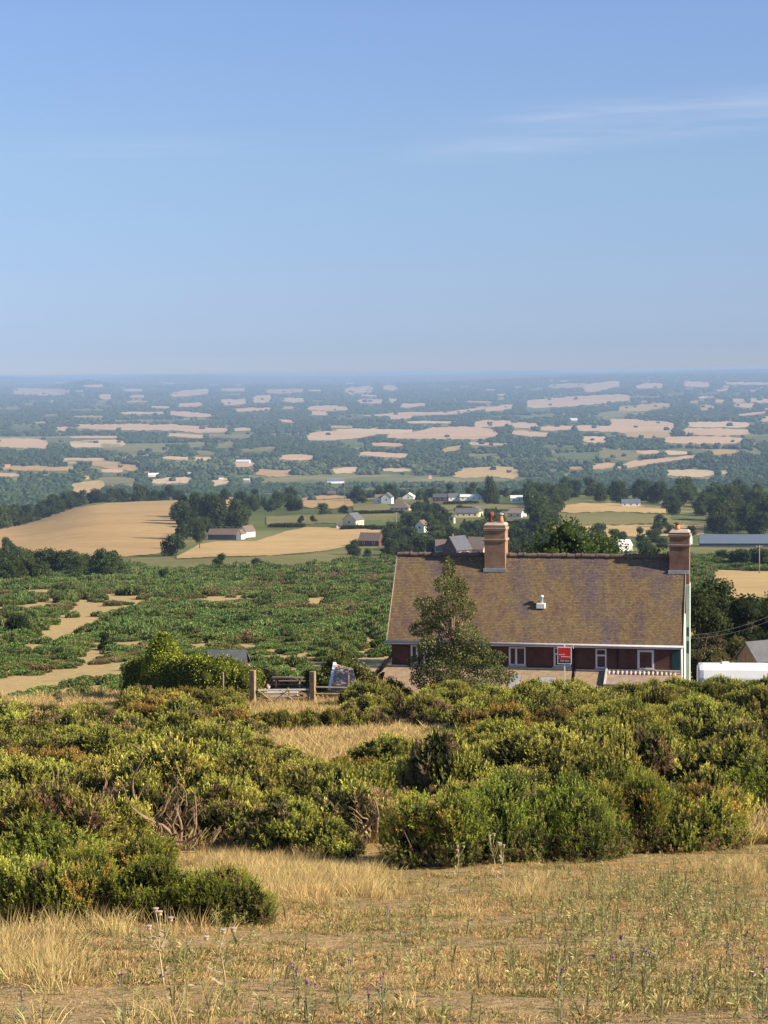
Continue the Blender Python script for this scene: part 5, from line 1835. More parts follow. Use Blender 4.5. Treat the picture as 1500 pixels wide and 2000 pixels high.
# corner screen
cs = MB(); cs.box(fx(1312), YW - .02, .4, fx(1328), YW + .0, EZ - .26); cs.build('corner_panel', M['signdark'], house)


def chimney(x0, x1, y0, y1, zb, zt, mat, pots, breast=False):
    c = MB(); b_ = .06
    h = zt - zb
    z1 = zb + h * .62; z2 = zb + h * .86
    c.box(x0, y0, zb - 2.6, x1, y1, z1)
    c.box(x0 - b_, y0 - b_, z1, x1 + b_, y1 + b_, z1 + .1)
    c.box(x0 + .003, y0 + .003, z1 + .1, x1 - .003, y1 - .003, z2)
    c.box(x0 - b_, y0 - b_, z2, x1 + b_, y1 + b_, z2 + .13)
    c.box(x0 - .02, y0 - .02, z2 + .13, x1 + .02, y1 + .02, zt - .05)
    o = c.build('chimney', mat, house)
    for zc_ in (z1 + .1, z2 + .13):
        k_ = MB(); k_.box(x0 - b_ - .01, y0 - b_ - .01, zc_ + .002, x1 + b_ + .01, y1 + b_ + .01, zc_ + .035)
        k_.build('string_course', M['capstone'], o)
    cp = MB()
    cp.add([(x0 - .03, y0 - .03, zt - .05), (x1 + .03, y0 - .03, zt - .05), (x1 + .03, y1 + .03, zt - .05), (x0 - .03, y1 + .03, zt - .05),
            (x0 + .1, y0 + .1, zt + .08), (x1 - .1, y0 + .1, zt + .08), (x1 - .1, y1 - .1, zt + .08), (x0 + .1, y1 - .1, zt + .08)],
           [(0, 1, 5, 4), (1, 2, 6, 5), (2, 3, 7, 6), (3, 0, 4, 7), (4, 5, 6, 7)])
    cp.build('chimney_cap', M['capstone'], o)
    fl = MB()
    za = EZ + rise * (y0 / run)
    fl.box(x0 - .07, y0 - .1, za - .1, x1 + (.0 if breast else .07), y0 - .002, za + .12)
    fl.build('flashing', M['lead'], o)
    for (px_, kind) in pots:
        m_ = MB(); cy = (y0 + y1) / 2
        if kind == 'tall':
            m_.lathe([(.16, 0), (.13, .08), (.17, .14), (.13, .2), (.16, .27), (.12, .33), (.17, .39), (.19, .5), (.17, .6), (.08, .66)], (px_, cy, zt + .08), 12)
            m_.build('chimney_pot', M['potred'], o, True)
        elif kind == 'cowl':
            m_.lathe([(.2, 0), (.17, .2), (.14, .34), (.15, .38)], (px_, cy, zt + .08), 12)
            p_ = m_.build('chimney_pot', M['potorange'], o, True)
            m_ = MB(); m_.lathe([(.1, .38), (.1, .46), (.19, .48), (.17, .58), (.04, .62)], (px_, cy, zt + .081), 12); m_.build('cowl', M['lead'], p_, True)
        else:
            m_.lathe([(.2, 0), (.16, .12), (.14, .3)], (px_, cy, zt + .08), 12)
            p_ = m_.build('chimney_pot', M['potorange'], o, True)
            m_ = MB(); m_.lathe([(.11, .3), (.11, .36), (.22, .365), (.2, .42), (.05, .46)], (px_, cy, zt + .081), 12); m_.build('cowl', M['potred'], p_, True)
    return o


cx0 = fx(946) - .42
chimney(cx0, cx0 + 1.3, 2.95, 4.2, EZ + 4.2, GZ * 0 + EZ + 7.0, M['stackbrick'], [(cx0 + .34, 'tall'), (cx0 + .95, 'cowl')])
cx1 = fx(1304.5) - .1
cxe = HR + .22
chimney(cx1, cxe, 2.95, 4.2, EZ + 4.2, EZ + 6.62, M['stackbrick2'], [(cx1 + .45, 'cap')], True)
# chimney breast down the gable
cb = MB(); cb.box(HR + .036, 2.93, -1.5, cxe + .02, 4.25, EZ + 3.4)
cb.build('chimney_breast', M['palegreen'], house)
ce = MB(); ce.box(cxe + .021, 2.9, -1.5, cxe + .05, 3.2, EZ + 3.35); ce.build('corner_board', M['white'], house)
for z_ in (EZ + .2, EZ - .85):
    bw = MB(); bw.box(HR + .06, 2.9, z_, cxe - .02, 2.928, z_ + .55 if z_ > EZ else z_ + .75); bw.build('side_window', M['signdark'], house)
# roof vent
xv = fx(1057) - .2; fv = .44
zv = EZ + rise * fv; yv = run * fv
vt = MB(); vt.box(xv - .28, yv - .25, zv - .25, xv + .28, yv + .1, zv + .06, .03)
v_ = vt.build('roof_vent', M['white'], rf)
vt = MB(); vt.lathe([(.085, 0), (.085, .38), (.13, .39), (.13, .47), (.03, .5)], (xv + .05, yv - .05, zv + .05), 10); vt.build('vent_pipe', M['white'], v_, True)
vt = MB(); xp = fx(822); vt.lathe([(.06, -.1), (.06, .3), (.09, .31), (.08, .36)], (xp, .25, EZ + .3), 9); vt.build('vent_pipe', M['offwhite'], rf, True)


# lean-to roofs along the front
def lean(p0, p1, ztop, zbot, depth, name, matr):
    a, b = fx(p0), fx(p1)
    y1 = YW - .004; y0 = YW - depth
    m_ = MB(); th = .1
    m_.add([(a, y0, zbot), (b, y0, zbot), (b, y1, ztop), (a, y1, ztop), (a, y0, zbot - th), (b, y0, zbot - th), (b, y1, ztop - th), (a, y1, ztop - th)],
           [(0, 1, 2, 3), (7, 6, 5, 4), (0, 4, 5, 1), (1, 5, 6, 2), (2, 6, 7, 3), (3, 7, 4, 0)])
    o = m_.build(name, matr, house)
    w_ = MB(); w_.box(a + .12, y0 + .25, -1.5, b - .12, y0 + .4, zbot - .02); w_.build('lean_to_wall', M['offwhite'], house)
    f_ = MB(); f_.box(a, y1 - .12, ztop + .0, b, y1 - .004, ztop + .07); f_.build('flashing', M['stone'], o)
    return o, a, b, y0, y1


LT = EZ - 1.62
o1, a1, b1, y0, y1 = lean(753, 1116, LT, LT - 1.45, 2.7, 'lean_to_roof', M['tanroof'])


def skylight(p0, p1, f0, f1, o):
    a, b = fx(p0), fx(p1)
    q = lambda f: (y1 + (y0 - y1) * f, LT - 1.45 * f)
    (ya, za), (yb, zb_) = q(f0), q(f1)
    m_ = MB()
    for (xa, xb, d, mat_, nm) in ((a, b, .06, None, 'f'),):
        m_.add([(xa, yb, zb_), (xb, yb, zb_), (xb, ya, za), (xa, ya, za), (xa, yb, zb_ + d), (xb, yb, zb_ + d), (xb, ya, za + d), (xa, ya, za + d)],
               [(4, 5, 6, 7), (0, 1, 5, 4), (1, 2, 6, 5), (2, 3, 7, 6), (3, 0, 4, 7)])
    s_ = m_.build('skylight', M['timber'], o)
    m_ = MB(); e = .08
    m_.add([(a + e, yb + e * .8, zb_ + .066 + e * .4), (b - e, yb + e * .8, zb_ + .066 + e * .4), (b - e, ya - e * .8, za + .066 - e * .4), (a + e, ya - e * .8, za + .066 - e * .4)], [(0, 1, 2, 3)])
    m_.build('pane', M['lead'], s_)


skylight(997, 1022, .22, .8, o1)
skylight(1055, 1090, .28, .85, o1)
o2, *_ = lean(1123, 1180, LT - .03, LT - .95, 1.9, 'lean_to_roof', M['tanroof'])
# the right hand lean-to with the row of scalloped tiles and pale gutter
o3, a3, b3, y03, y13 = lean(1184, 1331, LT + .02, LT - .62, 1.7, 'lean_to_roof', M['pinkroof'])
sc_ = MB()
nsc = 16
for i in range(nsc):
    xx = a3 + .15 + (b3 - a3 - .3) * i / nsc
    sc_.tube([(xx, y13 - .2, LT + .02 - .06), (xx, y13 - .5, LT + .02 - .17)], .1, 7)
sc_.build('roll_tiles', M['capstone'], o3, True)
gt = MB(); gt.tube([(a3 - .02, y03 - .07, LT - .62), (fx(1366), y03 - .07, LT - .66)], .06, 8); gt.build('gutter', M['capstone'], o3, True)
bb = MB(); bb.add([(a3 - .05, y03 - .05, LT - .9), (a3 + .06, y03 - .05, LT - .9), (a3 + .06, y13 - .01, LT + .1), (a3 - .05, y13 - .01, LT + .1), (a3 - .05, y03 - .05, LT - .6), (a3 + .06, y03 - .05, LT - .6), (a3 + .06, y13 - .01, LT + .22), (a3 - .05, y13 - .01, LT + .22)],
                  [(0, 1, 5, 4), (1, 2, 6, 5), (2, 3, 7, 6), (3, 0, 4, 7), (4, 5, 6, 7), (0, 3, 2, 1)])
bb.build('bargeboard', M['stone'], o3)
wl_ = MB(); wl_.box(b3 + .02, y03 + .1, -1.5, fx(1366), y03 + .35, LT - .7); wl_.build('yard_wall', M['capstone'], house)

# blue-grey lean-to at the left gable
a, = [at(746, 1300, 118.5)]
ll = thing('lean_to_shed', 'blue grey lean-to roof with a light blue edge against the left end of the cottage', 'shed', (E0.x - .05, E0.y + .2, GZ), ang)
m_ = MB()
m_.add([(-.1, .6, 2.15), (-.1, 3.4, 2.15), (-1.0, 3.4, 1.0), (-1.0, .6, 1.0), (-.1, .6, 2.05), (-.1, 3.4, 2.05), (-1.0, 3.4, .9), (-1.0, .6, .9)], [(0, 1, 2, 3), (7, 6, 5, 4), (0, 3, 7, 4), (1, 5, 6, 2), (2, 6, 7, 3), (0, 4, 5, 1)])
m_.build('roof', M['bluegrey'], ll)
m_ = MB(); m_.box(-.95, .7, -1, -.12, 3.3, .88); m_.build('wall', M['slate'], ll)
m_ = MB(); m_.tube([(-.16, .58, 2.16), (-.98, .58, 1.1)], .04, 6); m_.build('edge_trim', M['lead'], ll)
m_ = MB(); m_.tube([(-1.1, 3.5, 1.05), (-1.1, .5, 1.05)], .05, 6); m_.build('gutter', M['lead'], ll)

# estate board
sp_ = at(1103, 1330, 109.5)
sx = gx(1103, 109.5)
bd = thing('sale_board', 'red and white sale board on a white post in front of the cottage windows', 'sign', (sx, 109.5, float(T(sx, 109.5)) - .2), R(-10))
zc = at(1103, 1280, 109.5).z - (float(T(sx, 109.5)) - .2)
m_ = MB(); m_.box(-.035, -.03, 0, .035, .03, zc + .62); m_.build('post', M['white'], bd)
bw_, bh_ = .41, .5
m_ = MB(); m_.box(-bw_, -.06, zc - bh_, bw_, -.032, zc + bh_); brd = m_.build('board', M['white'], bd)
m_ = MB(); m_.box(-bw_ + .05, -.064, zc - .21, bw_ - .05, -.0605, zc + bh_ - .05); m_.build('red_panel', M['red'], brd)
m_ = MB(); m_.box(-bw_ + .05, -.064, zc - bh_ + .05, bw_ - .05, -.0605, zc - .214); m_.build('dark_strip', M['signdark'], brd)
m_ = MB(); m_.tube([(bw_ - .02, -.03, zc + bh_), (bw_ + .06, -.03, zc + bh_ + .14), (bw_ + .1, -.03, zc + bh_ - .1)], .03, 6); m_.build('bracket', M['stone'], brd)


def text(s, size, x, z, y, mat, parent, shear=0.0):
    cu = bpy.data.curves.new('lettering', 'FONT')
    cu.body = s; cu.size = size; cu.extrude = .001; cu.shear = shear; cu.align_x = 'CENTER'
    tmp = bpy.data.objects.new('lettering', cu)
    COL.objects.link(tmp)
    dg = bpy.context.evaluated_depsgraph_get()
    me = bpy.data.meshes.new_from_object(tmp.evaluated_get(dg))
    bpy.data.objects.remove(tmp)
    me.transform(Matrix.Rotation(R(90), 4, 'X'))
    me.transform(Matrix.Translation((x, y, z)))
    me.materials.clear()
    return obj('lettering', me, mat, parent)


# two lines of pale script, too small to read in the photo: a wavy hand-drawn stroke for each
for (x0_, x1_, zb_, am) in ((-.33, -.02, zc + .0, .05), (-.2, .3, zc - .12, .055)):
    pts = []
    nn = int((x1_ - x0_) / .014)
    for i in range(nn + 1):
        xx = x0_ + (x1_ - x0_) * i / nn
        am2 = am * (1.7 if i > nn - 5 and am < .053 else 1)
        pts.append((xx + .008 * math.cos(i * 1.7), -.067, zb_ + am2 * abs(math.sin(i * .85)) + .01))
    m_ = MB(); m_.tube(pts, .012, 5); m_.build('script_lettering', M['signpink'], brd)
text('FOR SALE', .125, 0, zc - .35, -.066, M['white'], brd)

# ------------------------------------------------------------------ gate, posts, fence, table and garden things
YG = 110.8
kG = YG / F


def zrow(px, row, Y):
    return at(px, row, Y).z


def post(px, row_top, row_bot, w, label, mat='timber', group=None, Y=YG):
    x = gx(px, Y); g = float(T(x, Y))
    top = zrow(px, row_top, Y)
    m_ = MB(); m_.box(-w / 2, -w / 2, -.4, w / 2, w / 2, top - g, .02)
    o = m_.build('gate_post' if w > .15 else 'fence_post', M[mat], None)
    o.location = (x, Y, g)
    o.rotation_euler = (0, 0, R(-18))
    tag(o, label, 'post', group)
    return top


post(494.5, 1309, 1368, .31, 'thick timber gate post at the right end of the hedge')
post(611.5, 1311, 1366, .31, 'thick timber gate post left of the rail fence')
post(681, 1318, 1360, .1, 'thin fence post in front of the pinkish shed roof')
post(736, 1321, 1352, .14, 'short timber fence post by the yellow shrub')
post(436, 1313, 1360, .12, 'pale weathered post standing in front of the hedge', 'palebark')
# gate
xa, xb = gx(504, YG), gx(604, YG)
zg = float(T((xa + xb) / 2, YG))
gt_ = thing('field_gate', 'low five bar timber gate with crossed braces between the two thick posts', 'gate', ((xa + xb) / 2, YG, zg))
w2 = (xb - xa) / 2
zt_ = zrow(555, 1347, YG) - zg
zb0 = zrow(555, 1371, YG) - zg
for i in range(4):
    z_ = zb0 + (zt_ - zb0) * i / 3
    m_ = MB(); m_.box(-w2, -.025, z_ - .045, w2, .025, z_ + .045); m_.build('rail', M['stone'] if i == 3 else M['timber'], gt_)
for x_ in (-w2 + .05, w2 - .05, w2 * .2):
    m_ = MB(); m_.box(x_ - .05, .026, zb0 - .1, x_ + .05, .07, zt_ + .1); m_.build('stile', M['timber'], gt_)
for (xa_, xb_) in ((-w2, -w2 * .4), (w2 * .2, -w2 * .4), (-w2 * .1, w2 * .45)):
    m_ = MB(); m_.tube([(xa_, -.05, zt_), (xb_, -.05, zb0)], .04, 4); m_.build('brace', M['timber'], gt_)
# rail fence right of the gate
xa, xb = gx(617, YG), gx(742, YG)
rf_ = thing('rail_fence', 'two rail timber fence running right from the gate post', 'fence', (xa, YG, 0))
for r0, r1 in ((1342, 1345), (1355, 1357)):
    m_ = MB(); p0 = at(617, r0, YG); p1 = at(742, r1, YG)
    m_.tube([p0 - Vector((xa, YG, 0)), p1 - Vector((xa, YG, 0))], .06, 6); m_.build('rail', M['timber'], rf_)
rl = thing('hedge_rail', 'single low rail in front of the hedge left of the gate', 'fence', (gx(425, YG), YG - .3, 0))
m_ = MB(); p0 = at(426, 1353, YG); p1 = at(488, 1354, YG); b0 = Vector((gx(425, YG), YG, 0)); m_.tube([p0 - b0, p1 - b0], .05, 6); m_.build('rail', M['bench_wood'], rl)
for q in (.25, .85):
    m_ = MB(); c = p0.lerp(p1, q) - b0; m_.box(c.x - .05, -.05, float(T(c.x + b0.x, YG)) - .3, c.x + .05, .05, c.z + .06); m_.build('upright', M['bench_wood'], rl)

# picnic table
YP = 116.5
xp_ = gx(562, YP)
zp_ = float(T(xp_, YP))
ztop = zrow(562, 1323, YP) - zp_
if ztop < .5: ztop = .76
pt = thing('picnic_table', 'brown wooden picnic table with fixed benches behind the gate', 'picnic table', (xp_, YP, zp_ + ztop - .76), R(-6))
m_ = MB()
for i in range(5):
    m_.box(-.98, -.36 + i * .146, .72, .98, -.36 + i * .146 + .136, .76)
m_.build('tabletop', M['bench_wood'], pt)
for s_ in (-1, 1):
    m_ = MB(); m_.box(-.98, s_ * .72 - .13, .41, .98, s_ * .72 + .13, .45); m_.build('bench', M['bench_wood'], pt)
for s_ in (-.72, .72):
    m_ = MB(); m_.box(s_ - .04, -.8, .35, s_ + .04, .8, .408); m_.build('crossbeam', M['bench_wood'], pt)
    for e_ in (-1, 1):
        m_ = MB(); m_.tube([(s_ + .06, e_ * .75, -.5), (s_ + .06, e_ * .25, .72)], .05, 4); m_.build('leg', M['bench_wood'], pt)
# pale raised bed behind the gate
YS_ = 113.2
x_ = gx(545, YS_); z_ = float(T(x_, YS_))
rb = thing('raised_bed', 'low pale stone raised bed seen through the bars of the gate', 'raised bed', (x_, YS_, z_), R(-4))
m_ = MB()
zt2 = zrow(545, 1350, YS_) - z_
for i in range(3):
    for j in range(4):
        m_.box(-1.15 + j * .575 + .006 + (i % 2) * .02, -.3, i * zt2 / 3 + .006 - .02, -1.15 + (j + 1) * .575 - .006, .1, (i + 1) * zt2 / 3 - .02, .012)
m_.build('stone_blocks', M['stone'], rb)
m_ = MB(); m_.box(-1.18, .11, -.3, 1.18, 1.0, zt2 - .06); m_.build('soil', M['bark'], rb)
# red ball flower pot and logs
x_ = gx(524, 114.5); z_ = float(T(x_, 114.5))
fp = thing('flower_pot', 'small pot with a round pink bloom behind the left part of the gate', 'flower pot', (x_, 114.5, z_))
zz = zrow(524, 1338, 114.5) - z_
m_ = MB(); m_.lathe([(.16, -.2), (.2, zz - .3), (.22, zz - .26), (.17, zz - .25)], (0, 0, 0), 12); m_.build('pot', M['slate'], fp, True)
m_ = MB(); m_.lathe([(.05, zz - .26), (.12, zz - .2), (.15, zz - .08), (.1, zz + .04), (.03, zz + .07)], (0, 0, 0), 10); m_.build('bloom', M['signpink'], fp, True)
x_ = gx(592, 112.2); z_ = float(T(x_, 112.2))
lg = thing('log_pile', 'brown logs piled against the right gate post', 'log pile', (x_, 112.2, z_), R(20))
for i, (lx, lz) in enumerate([(-.35, .12), (0, .12), (.35, .12), (-.17, .36), (.18, .36), (0, .6)]):
    m_ = MB(); m_.tube([(lx, -.4, lz), (lx + .02, .5, lz)], .13, 9); m_.build('log', M['bench_wood'], lg)
# pinkish roofed shed with white bargeboard
YSH = 115.5
x_ = gx(672, YSH); z_ = float(T(x_, YSH))
zr = zrow(660, 1300, YSH) - z_; ze = zrow(645, 1340, YSH) - z_
sd_ = thing('garden_shed', 'low shed with a pinkish felt roof and a white left bargeboard right of the gate', 'shed', (x_, YSH, z_))
dx = lambda p: (p - 672) * YSH / F
m_ = MB()
m_.add([(dx(647), -.7, ze), (dx(700), -.7, ze), (dx(690), .75, zr - .3), (dx(657), .75, zr), (dx(647), -.7, ze - .08), (dx(700), -.7, ze - .08), (dx(690), .75, zr - .38), (dx(657), .75, zr - .08)],
       [(0, 1, 2, 3), (7, 6, 5, 4), (0, 4, 5, 1), (1, 5, 6, 2), (2, 6, 7, 3), (3, 7, 4, 0)])
m_.build('roof', M['pinkroof'], sd_)
m_ = MB(); m_.add([(dx(642), -.74, ze - .12), (dx(647), -.74, ze - .12), (dx(657), .76, zr - .05), (dx(651), .76, zr - .05), (dx(642), -.74, ze + .08), (dx(647), -.74, ze + .08), (dx(657), .76, zr + .1), (dx(651), .76, zr + .1)],
                  [(4, 5, 6, 7), (0, 1, 5, 4), (1, 2, 6, 5), (2, 3, 7, 6), (3, 0, 4, 7)])
m_.build('bargeboard', M['white'], sd_)
m_ = MB(); m_.add([(dx(649), -.6, -.4), (dx(697), -.6, -.4), (dx(688), .7, -.4), (dx(659), .7, -.4), (dx(649), -.6, ze - .08), (dx(697), -.6, ze - .08), (dx(688), .7, zr - .39), (dx(659), .7, zr - .1)], [(0, 1, 5, 4), (1, 2, 6, 5), (2, 3, 7, 6), (3, 0, 4, 7)])
m_.build('wall', M['capstone'], sd_)
# slate roofed shed behind the hedge with a lilac cloth
YK = 119.0
x_ = gx(455, YK); z_ = float(T(x_, YK))
zr = zrow(455, 1271, YK) - z_; ze = zrow(455, 1300, YK) - z_
dx = lambda p: (p - 455) * YK / F
sk = thing('slate_shed', 'shed with a dark slate roof behind the hedge', 'shed', (x_, YK, z_))
m_ = MB()
m_.add([(dx(412), -1.0, ze), (dx(488), -1.0, ze), (dx(482), .4, zr), (dx(404), .4, zr), (dx(488), 1.8, ze), (dx(412), 1.8, ze)], [(0, 1, 2, 3), (3, 2, 4, 5)])
o = m_.build('roof', M['slate'], sk)
sdm = o.modifiers.new('thickness', 'SOLIDIFY'); sdm.thickness = .08
m_ = MB(); m_.box(dx(416), -.8, -.6, dx(484), 1.6, ze - .02); m_.build('wall', M['blackpipe'], sk)
cl = thing('cloth', 'lilac cloth hanging at the right end of the dark slate shed', 'cloth', (gx(488, 117.2), 117.2, zrow(488, 1312, 117.2)), R(10))
m_ = MB()
for i in range(4):
    for j in range(5):
        a0, a1 = -.14 + i * .07, -.14 + (i + 1) * .07
        f = lambda a_, b_: (a_ + .12 * (1 - b_ / .5), .03 * math.sin(a_ * 40), b_)
        m_.add([f(a0, j * .1), f(a1, j * .1), f(a1, (j + 1) * .1), f(a0, (j + 1) * .1)], [(0, 1, 2, 3)])
o = m_.build('fabric', M['lilac'], cl); sdm = o.modifiers.new('thickness', 'SOLIDIFY'); sdm.thickness = .01
m_ = MB(); m_.tube([(-.02, .02, -1.6), (.1, .02, .55)], .02, 5); m_.build('line_post', M['wood_pole'], cl)

# white caravan
YC = 111.5
x_ = gx(1438, YC); z_ = float(T(x_, YC))
zt_ = zrow(1432, 1298, YC) - z_
cv = thing('caravan', 'long white caravan with a curved roof right of the cottage', 'caravan', (x_, YC + .6, z_), R(-6))
hl = 2.15
prof = [(-1.0, .45), (-1.02, zt_ - .75), (-.9, zt_ - .3), (-.55, zt_ - .06), (0, zt_), (.55, zt_ - .06), (.9, zt_ - .3), (1.02, zt_ - .75), (1.0, .45)]
m_ = MB(); n = len(prof)
secs = [(-hl, .8, .25), (-hl + .08, .94, .08), (-hl + .3, 1, 0), (hl - .3, 1, 0), (hl - .08, .94, .08), (hl, .8, .25)]
vs = []
for xs_, sc__, dz in secs:
    vs += [(xs_, y_ * sc__, min(z0_, zt_ - dz)) for y_, z0_ in prof]
fs = [tuple(range(n)), tuple(range(6 * n - 1, 5 * n - 1, -1))]
for s_ in range(5):
    fs += [(s_ * n + i, (s_ + 1) * n + i, (s_ + 1) * n + (i + 1) % n, s_ * n + (i + 1) % n) for i in range(n)]
m_.add(vs, fs)
m_.build('body', M['caravan'], cv, False)
for xw in (-1.3, -.2, .95):
    m_ = MB(); m_.box(xw - .35, -1.035, zt_ - 1.35, xw + .35, -1.005, zt_ - .85, .01); m_.build('window', M['glass'], cv)
m_ = MB(); m_.box(-.75, -.2, zt_ - .05, -.3, .25, zt_ + .06, .02); m_.build('roof_hatch', M['offwhite'], cv)
for xw in (-.35, .45):
    m_ = MB(); m_.tube([(xw, -.98, .32), (xw, -.8, .32)], .32, 14); m_.build('wheel', M['blackpipe'], cv)

# grey felt shed at the right edge
YR = 121.5
x_ = gx(1492, YR); z_ = float(T(x_, YR))
zr = zrow(1492, 1250, YR) - z_
gs = thing('grey_shed', 'shed with a grey felt roof set at an angle at the right frame edge', 'shed', (x_, YR, z_), R(28))
e = zr - 1.15
m_ = MB(); m_.prism([(-1.15, e), (0, zr), (1.15, e), (1.15, e - .07), (0, zr - .08), (-1.15, e - .07)], -1.5, .8)
m_.build('roof', M['greyroof'], gs)
m_ = MB(); m_.add([(-1.4, -.95, -1), (.7, -.95, -1), (.7, .95, -1), (-1.4, .95, -1), (-1.4, -.95, e), (.7, -.95, e), (.7, .95, e), (-1.4, .95, e), (-1.4, 0, zr - .1), (.7, 0, zr - .1)],
                  [(0, 1, 5, 4), (1, 2, 6, 9, 5), (2, 3, 7, 6), (3, 0, 4, 8, 7)])
m_.build('wall', M['bench_wood'], gs)
m_ = MB(); m_.prism([(-1.17, e - .04), (0, zr + .04), (1.17, e - .04), (1.17, e - .18), (0, zr - .1), (-1.17, e - .18)], .803, .84); m_.build('bargeboard', M['pinkroof'], gs)

# overhead wires from a pole beyond the right frame edge to the gable
wp = at(1530, 1190, 128)
px_ = gx(1530, 128)
wpole = thing('utility_pole', 'wooden pole that carries the two overhead wires beyond the right frame edge', 'utility pole', (px_, 128, float(T(px_, 128))))
hp = wp.z - float(T(px_, 128))
m_ = MB(); m_.tube([(0, 0, -.5), (0, 0, hp + .4)], [.13, .1], 8); m_.build('post', M['wood_pole'], wpole, True)
hx = Vector((E0.x, E0.y, GZ)) + Matrix.Rotation(ang, 3, 'Z') @ Vector((cxe + .02, 3.5, EZ + .2))
for i, dz in enumerate((0, -.35)):
    pts = []
    a = wp + Vector((0, 0, dz)); b = hx + Vector((0, 0, dz * .6))
    for k in range(13):
        f = k / 12
        p = a.lerp(b, f); p.z -= .35 * 4 * f * (1 - f)
        pts.append(p - a)
    m_ = MB(); m_.tube(pts, .005, 4)
    o = m_.build('overhead_wire', M['wire'], None); o.location = a
    tag(o, ('upper' if i == 0 else 'lower') + ' overhead wire running from the right frame edge to the cottage gable', 'wire')

# parked cars in the village
def car(px, row, label, mat, rz):
    g = G(px, row)
    t = thing('parked_car', label, 'car', g, rz)
    m_ = MB(); m_.prism([(-.85, .3), (.85, .3), (.88, .85), (.7, .92), (-.7, .92), (-.88, .85)], -2.1, 2.1); m_.build('body', M[mat], t)
    m_ = MB(); m_.add([(-1.5, -.75, .92), (1.2, -.75, .92), (1.2, .75, .92), (-1.5, .75, .92), (-1.0, -.6, 1.45), (.5, -.6, 1.45), (.5, .6, 1.45), (-1.0, .6, 1.45)], [(0, 1, 5, 4), (1, 2, 6, 5), (2, 3, 7, 6), (3, 0, 4, 7), (4, 5, 6, 7)])
    m_.build('cabin', M['glass'], t)
    for sx_ in (-1.3, 1.3):
        for sy_ in (-.86, .7):
            m_ = MB(); m_.tube([(sx_, sy_, .32), (sx_, sy_ + .16, .32)], .32, 10); m_.build('wheel', M['blackpipe'], t)


car(910, 983, 'blue car parked below the long white bungalow', 'blue', R(5))
car(905, 1026, 'pink lilac car parked at an angle among the village trees', 'lilac', R(50))
car(534, 972, 'dark car parked beside the white house at the top left of the village', 'slate', R(30))
car(712, 979, 'pale pinkish car parked left of the white gable house', 'pinkrender', R(10))

# ------------------------------------------------------------------ haze
hz = MB(); hz.box(-70000, -400, -330, 70000, 60000, 3.5)
ho = hz.build('haze', None)
tag(ho, None, None, None, 'stuff')
hm, nt, out = new_mat('haze_air')
pv = nt.nodes.new('ShaderNodeVolumePrincipled')
pv.inputs['Color'].default_value = (.455, .635, .90, 1)
pv.inputs['Density'].default_value = 7.2e-5
pv.inputs['Anisotropy'].default_value = 0.0
L(nt, pv.outputs[0], out.inputs['Volume'])
ho.data.materials.append(hm)
ho.visible_shadow = True

# ------------------------------------------------------------------ sun and sky
SUN_EL, PHI = R(28), R(19)
sdir = Vector((math.cos(PHI) * math.cos(SUN_EL), -math.sin(PHI) * math.cos(SUN_EL), math.sin(SUN_EL)))
sl = bpy.data.lights.new('sun', 'SUN')
sl.energy = 4.6; sl.angle = R(.53); sl.color = (1, .87, .69)
so_ = bpy.data.objects.new('sun', sl); COL.objects.link(so_)
so_.rotation_euler = sdir.to_track_quat('Z', 'Y').to_euler()
so_.location = sdir * 300

W = bpy.data.worlds.new('World'); SC.world = W
W.use_nodes = True
nt = W.node_tree; nt.nodes.clear()
out = nt.nodes.new('ShaderNodeOutputWorld'); bg = nt.nodes.new('ShaderNodeBackground')
sky = nt.nodes.new('ShaderNodeTexSky'); sky.sky_type = 'NISHITA'
sky.sun_disc = False
sky.sun_elevation = SUN_EL
sky.sun_rotation = math.atan2(sdir.x, sdir.y)
sky.altitude = 2000; sky.air_density = 1.0; sky.dust_density = 0.0; sky.ozone_density = 6.0
# thin cirrus streaks in the sky
tc = nt.nodes.new('ShaderNodeTexCoord')
sp = nt.nodes.new('ShaderNodeSeparateXYZ'); L(nt, tc.outputs['Generated'], sp.inputs[0])


def mth(op, a, b=None):
    n_ = nt.nodes.new('ShaderNodeMath'); n_.operation = op
    for i, v in enumerate((a, b)):
        if v is None: continue
        if hasattr(v, 'is_linked'): L(nt, v, n_.inputs[i])
        else: n_.inputs[i].default_value = v
    return n_.outputs[0]


mp = nt.nodes.new('ShaderNodeMapping'); mp.inputs['Scale'].default_value = (9, 4, 120); mp.inputs['Rotation'].default_value = (0, R(5), 0)
L(nt, tc.outputs['Generated'], mp.inputs[0])
nz = nt.nodes.new('ShaderNodeTexNoise'); nz.inputs['Scale'].default_value = 1.0; nz.inputs['Detail'].default_value = 6; nz.inputs['Roughness'].default_value = .6
L(nt, mp.outputs[0], nz.inputs['Vector'])
# two streaks: on the right (rising to the right) and on the left
az = sp.outputs[0]; el = sp.outputs[2]


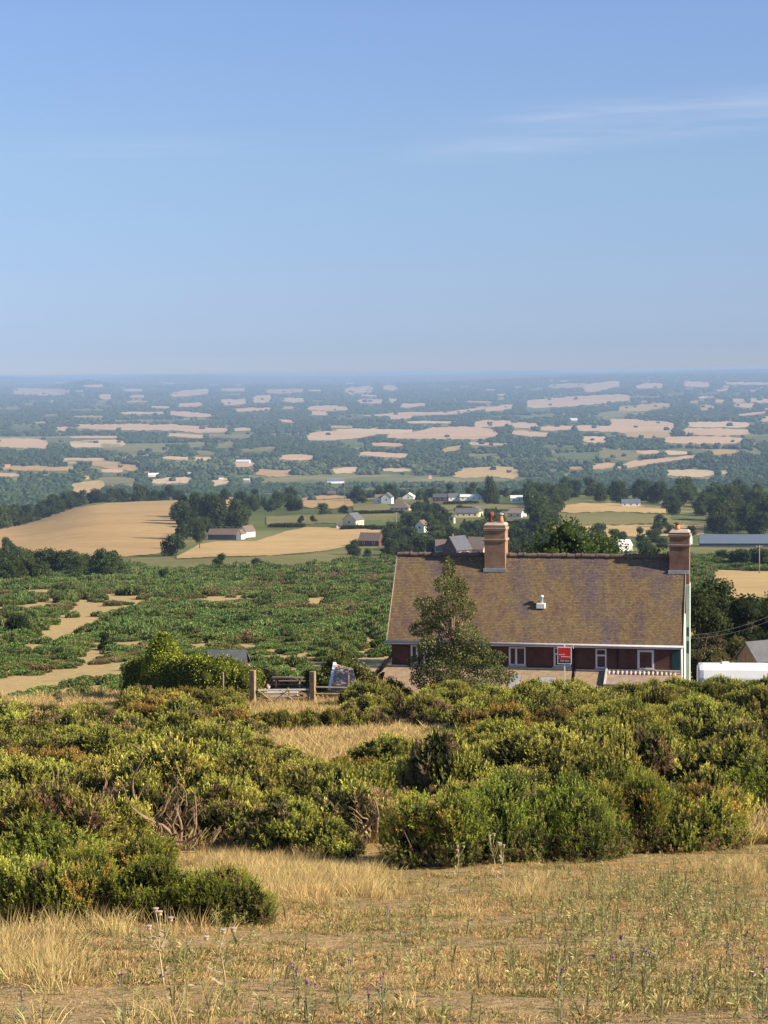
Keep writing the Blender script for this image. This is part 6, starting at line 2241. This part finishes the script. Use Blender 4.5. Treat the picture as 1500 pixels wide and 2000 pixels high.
def streak(z0, tilt, width, x0, x1):
    c = mth('SUBTRACT', el, mth('ADD', mth('MULTIPLY', az, tilt), z0))
    g = mth('DIVIDE', c, width)
    g = mth('EXPONENT', mth('MULTIPLY', mth('MULTIPLY', g, g), -1.0))
    m1 = nt.nodes.new('ShaderNodeMapRange'); m1.interpolation_type = 'SMOOTHSTEP'
    m1.inputs[1].default_value = x0; m1.inputs[2].default_value = x1
    L(nt, az, m1.inputs[0])
    return mth('MULTIPLY', g, m1.outputs[0])


s1 = streak(.110, .075, .0055, -.03, .1)
s2 = streak(.1235, .06, .005, .02, .1)
s3 = streak(.117, .02, .004, .0, -.15)
tot = mth('ADD', mth('ADD', s1, s2), mth('MULTIPLY', s3, .6))
nr = nt.nodes.new('ShaderNodeMapRange'); nr.inputs[1].default_value = .35; nr.inputs[2].default_value = .75
L(nt, nz.outputs[0], nr.inputs[0])
fac = mth('MULTIPLY', mth('MULTIPLY', tot, nr.outputs[0]), .17)
cm = nt.nodes.new('ShaderNodeMix'); cm.data_type = 'RGBA'
L(nt, fac, cm.inputs[0]); L(nt, sky.outputs[0], cm.inputs[6]); cm.inputs[7].default_value = (7.0, 7.4, 8.2, 1)
# tint by elevation multiplied into the sky colour, dimming it toward the horizon
tr = ramp(nt, el, [(.0, (.395, .40, .55)), (.0138, (.41, .412, .555)), (.04, (.555, .485, .555)), (.105, (.85, .68, .61)), (.18, (1.02, .80, .745)), (.5, (.85, .80, .74))])
L(nt, mix(nt, 1.0, cm.outputs[2], tr, 'MULTIPLY'), bg.inputs[0])
bg.inputs[1].default_value = .106
L(nt, bg.outputs[0], out.inputs[0])

# ------------------------------------------------------------------ render settings
SC.view_settings.view_transform = 'Standard'
SC.view_settings.look = 'None'
SC.view_settings.gamma = 1.0
SC.view_settings.exposure = 0.97
SC.render.engine = 'CYCLES'
cy = SC.cycles
cy.max_bounces = 4; cy.diffuse_bounces = 2; cy.glossy_bounces = 2; cy.transmission_bounces = 2; cy.volume_bounces = 0; cy.transparent_max_bounces = 6
cy.caustics_reflective = False; cy.caustics_refractive = False
cy.sample_clamp_indirect = 4.0
cy.use_denoising = True
try:
    cy.denoiser = 'OPENIMAGEDENOISE'
except Exception:
    pass
print('trees', TREEN[0], 'belt', len(cand))
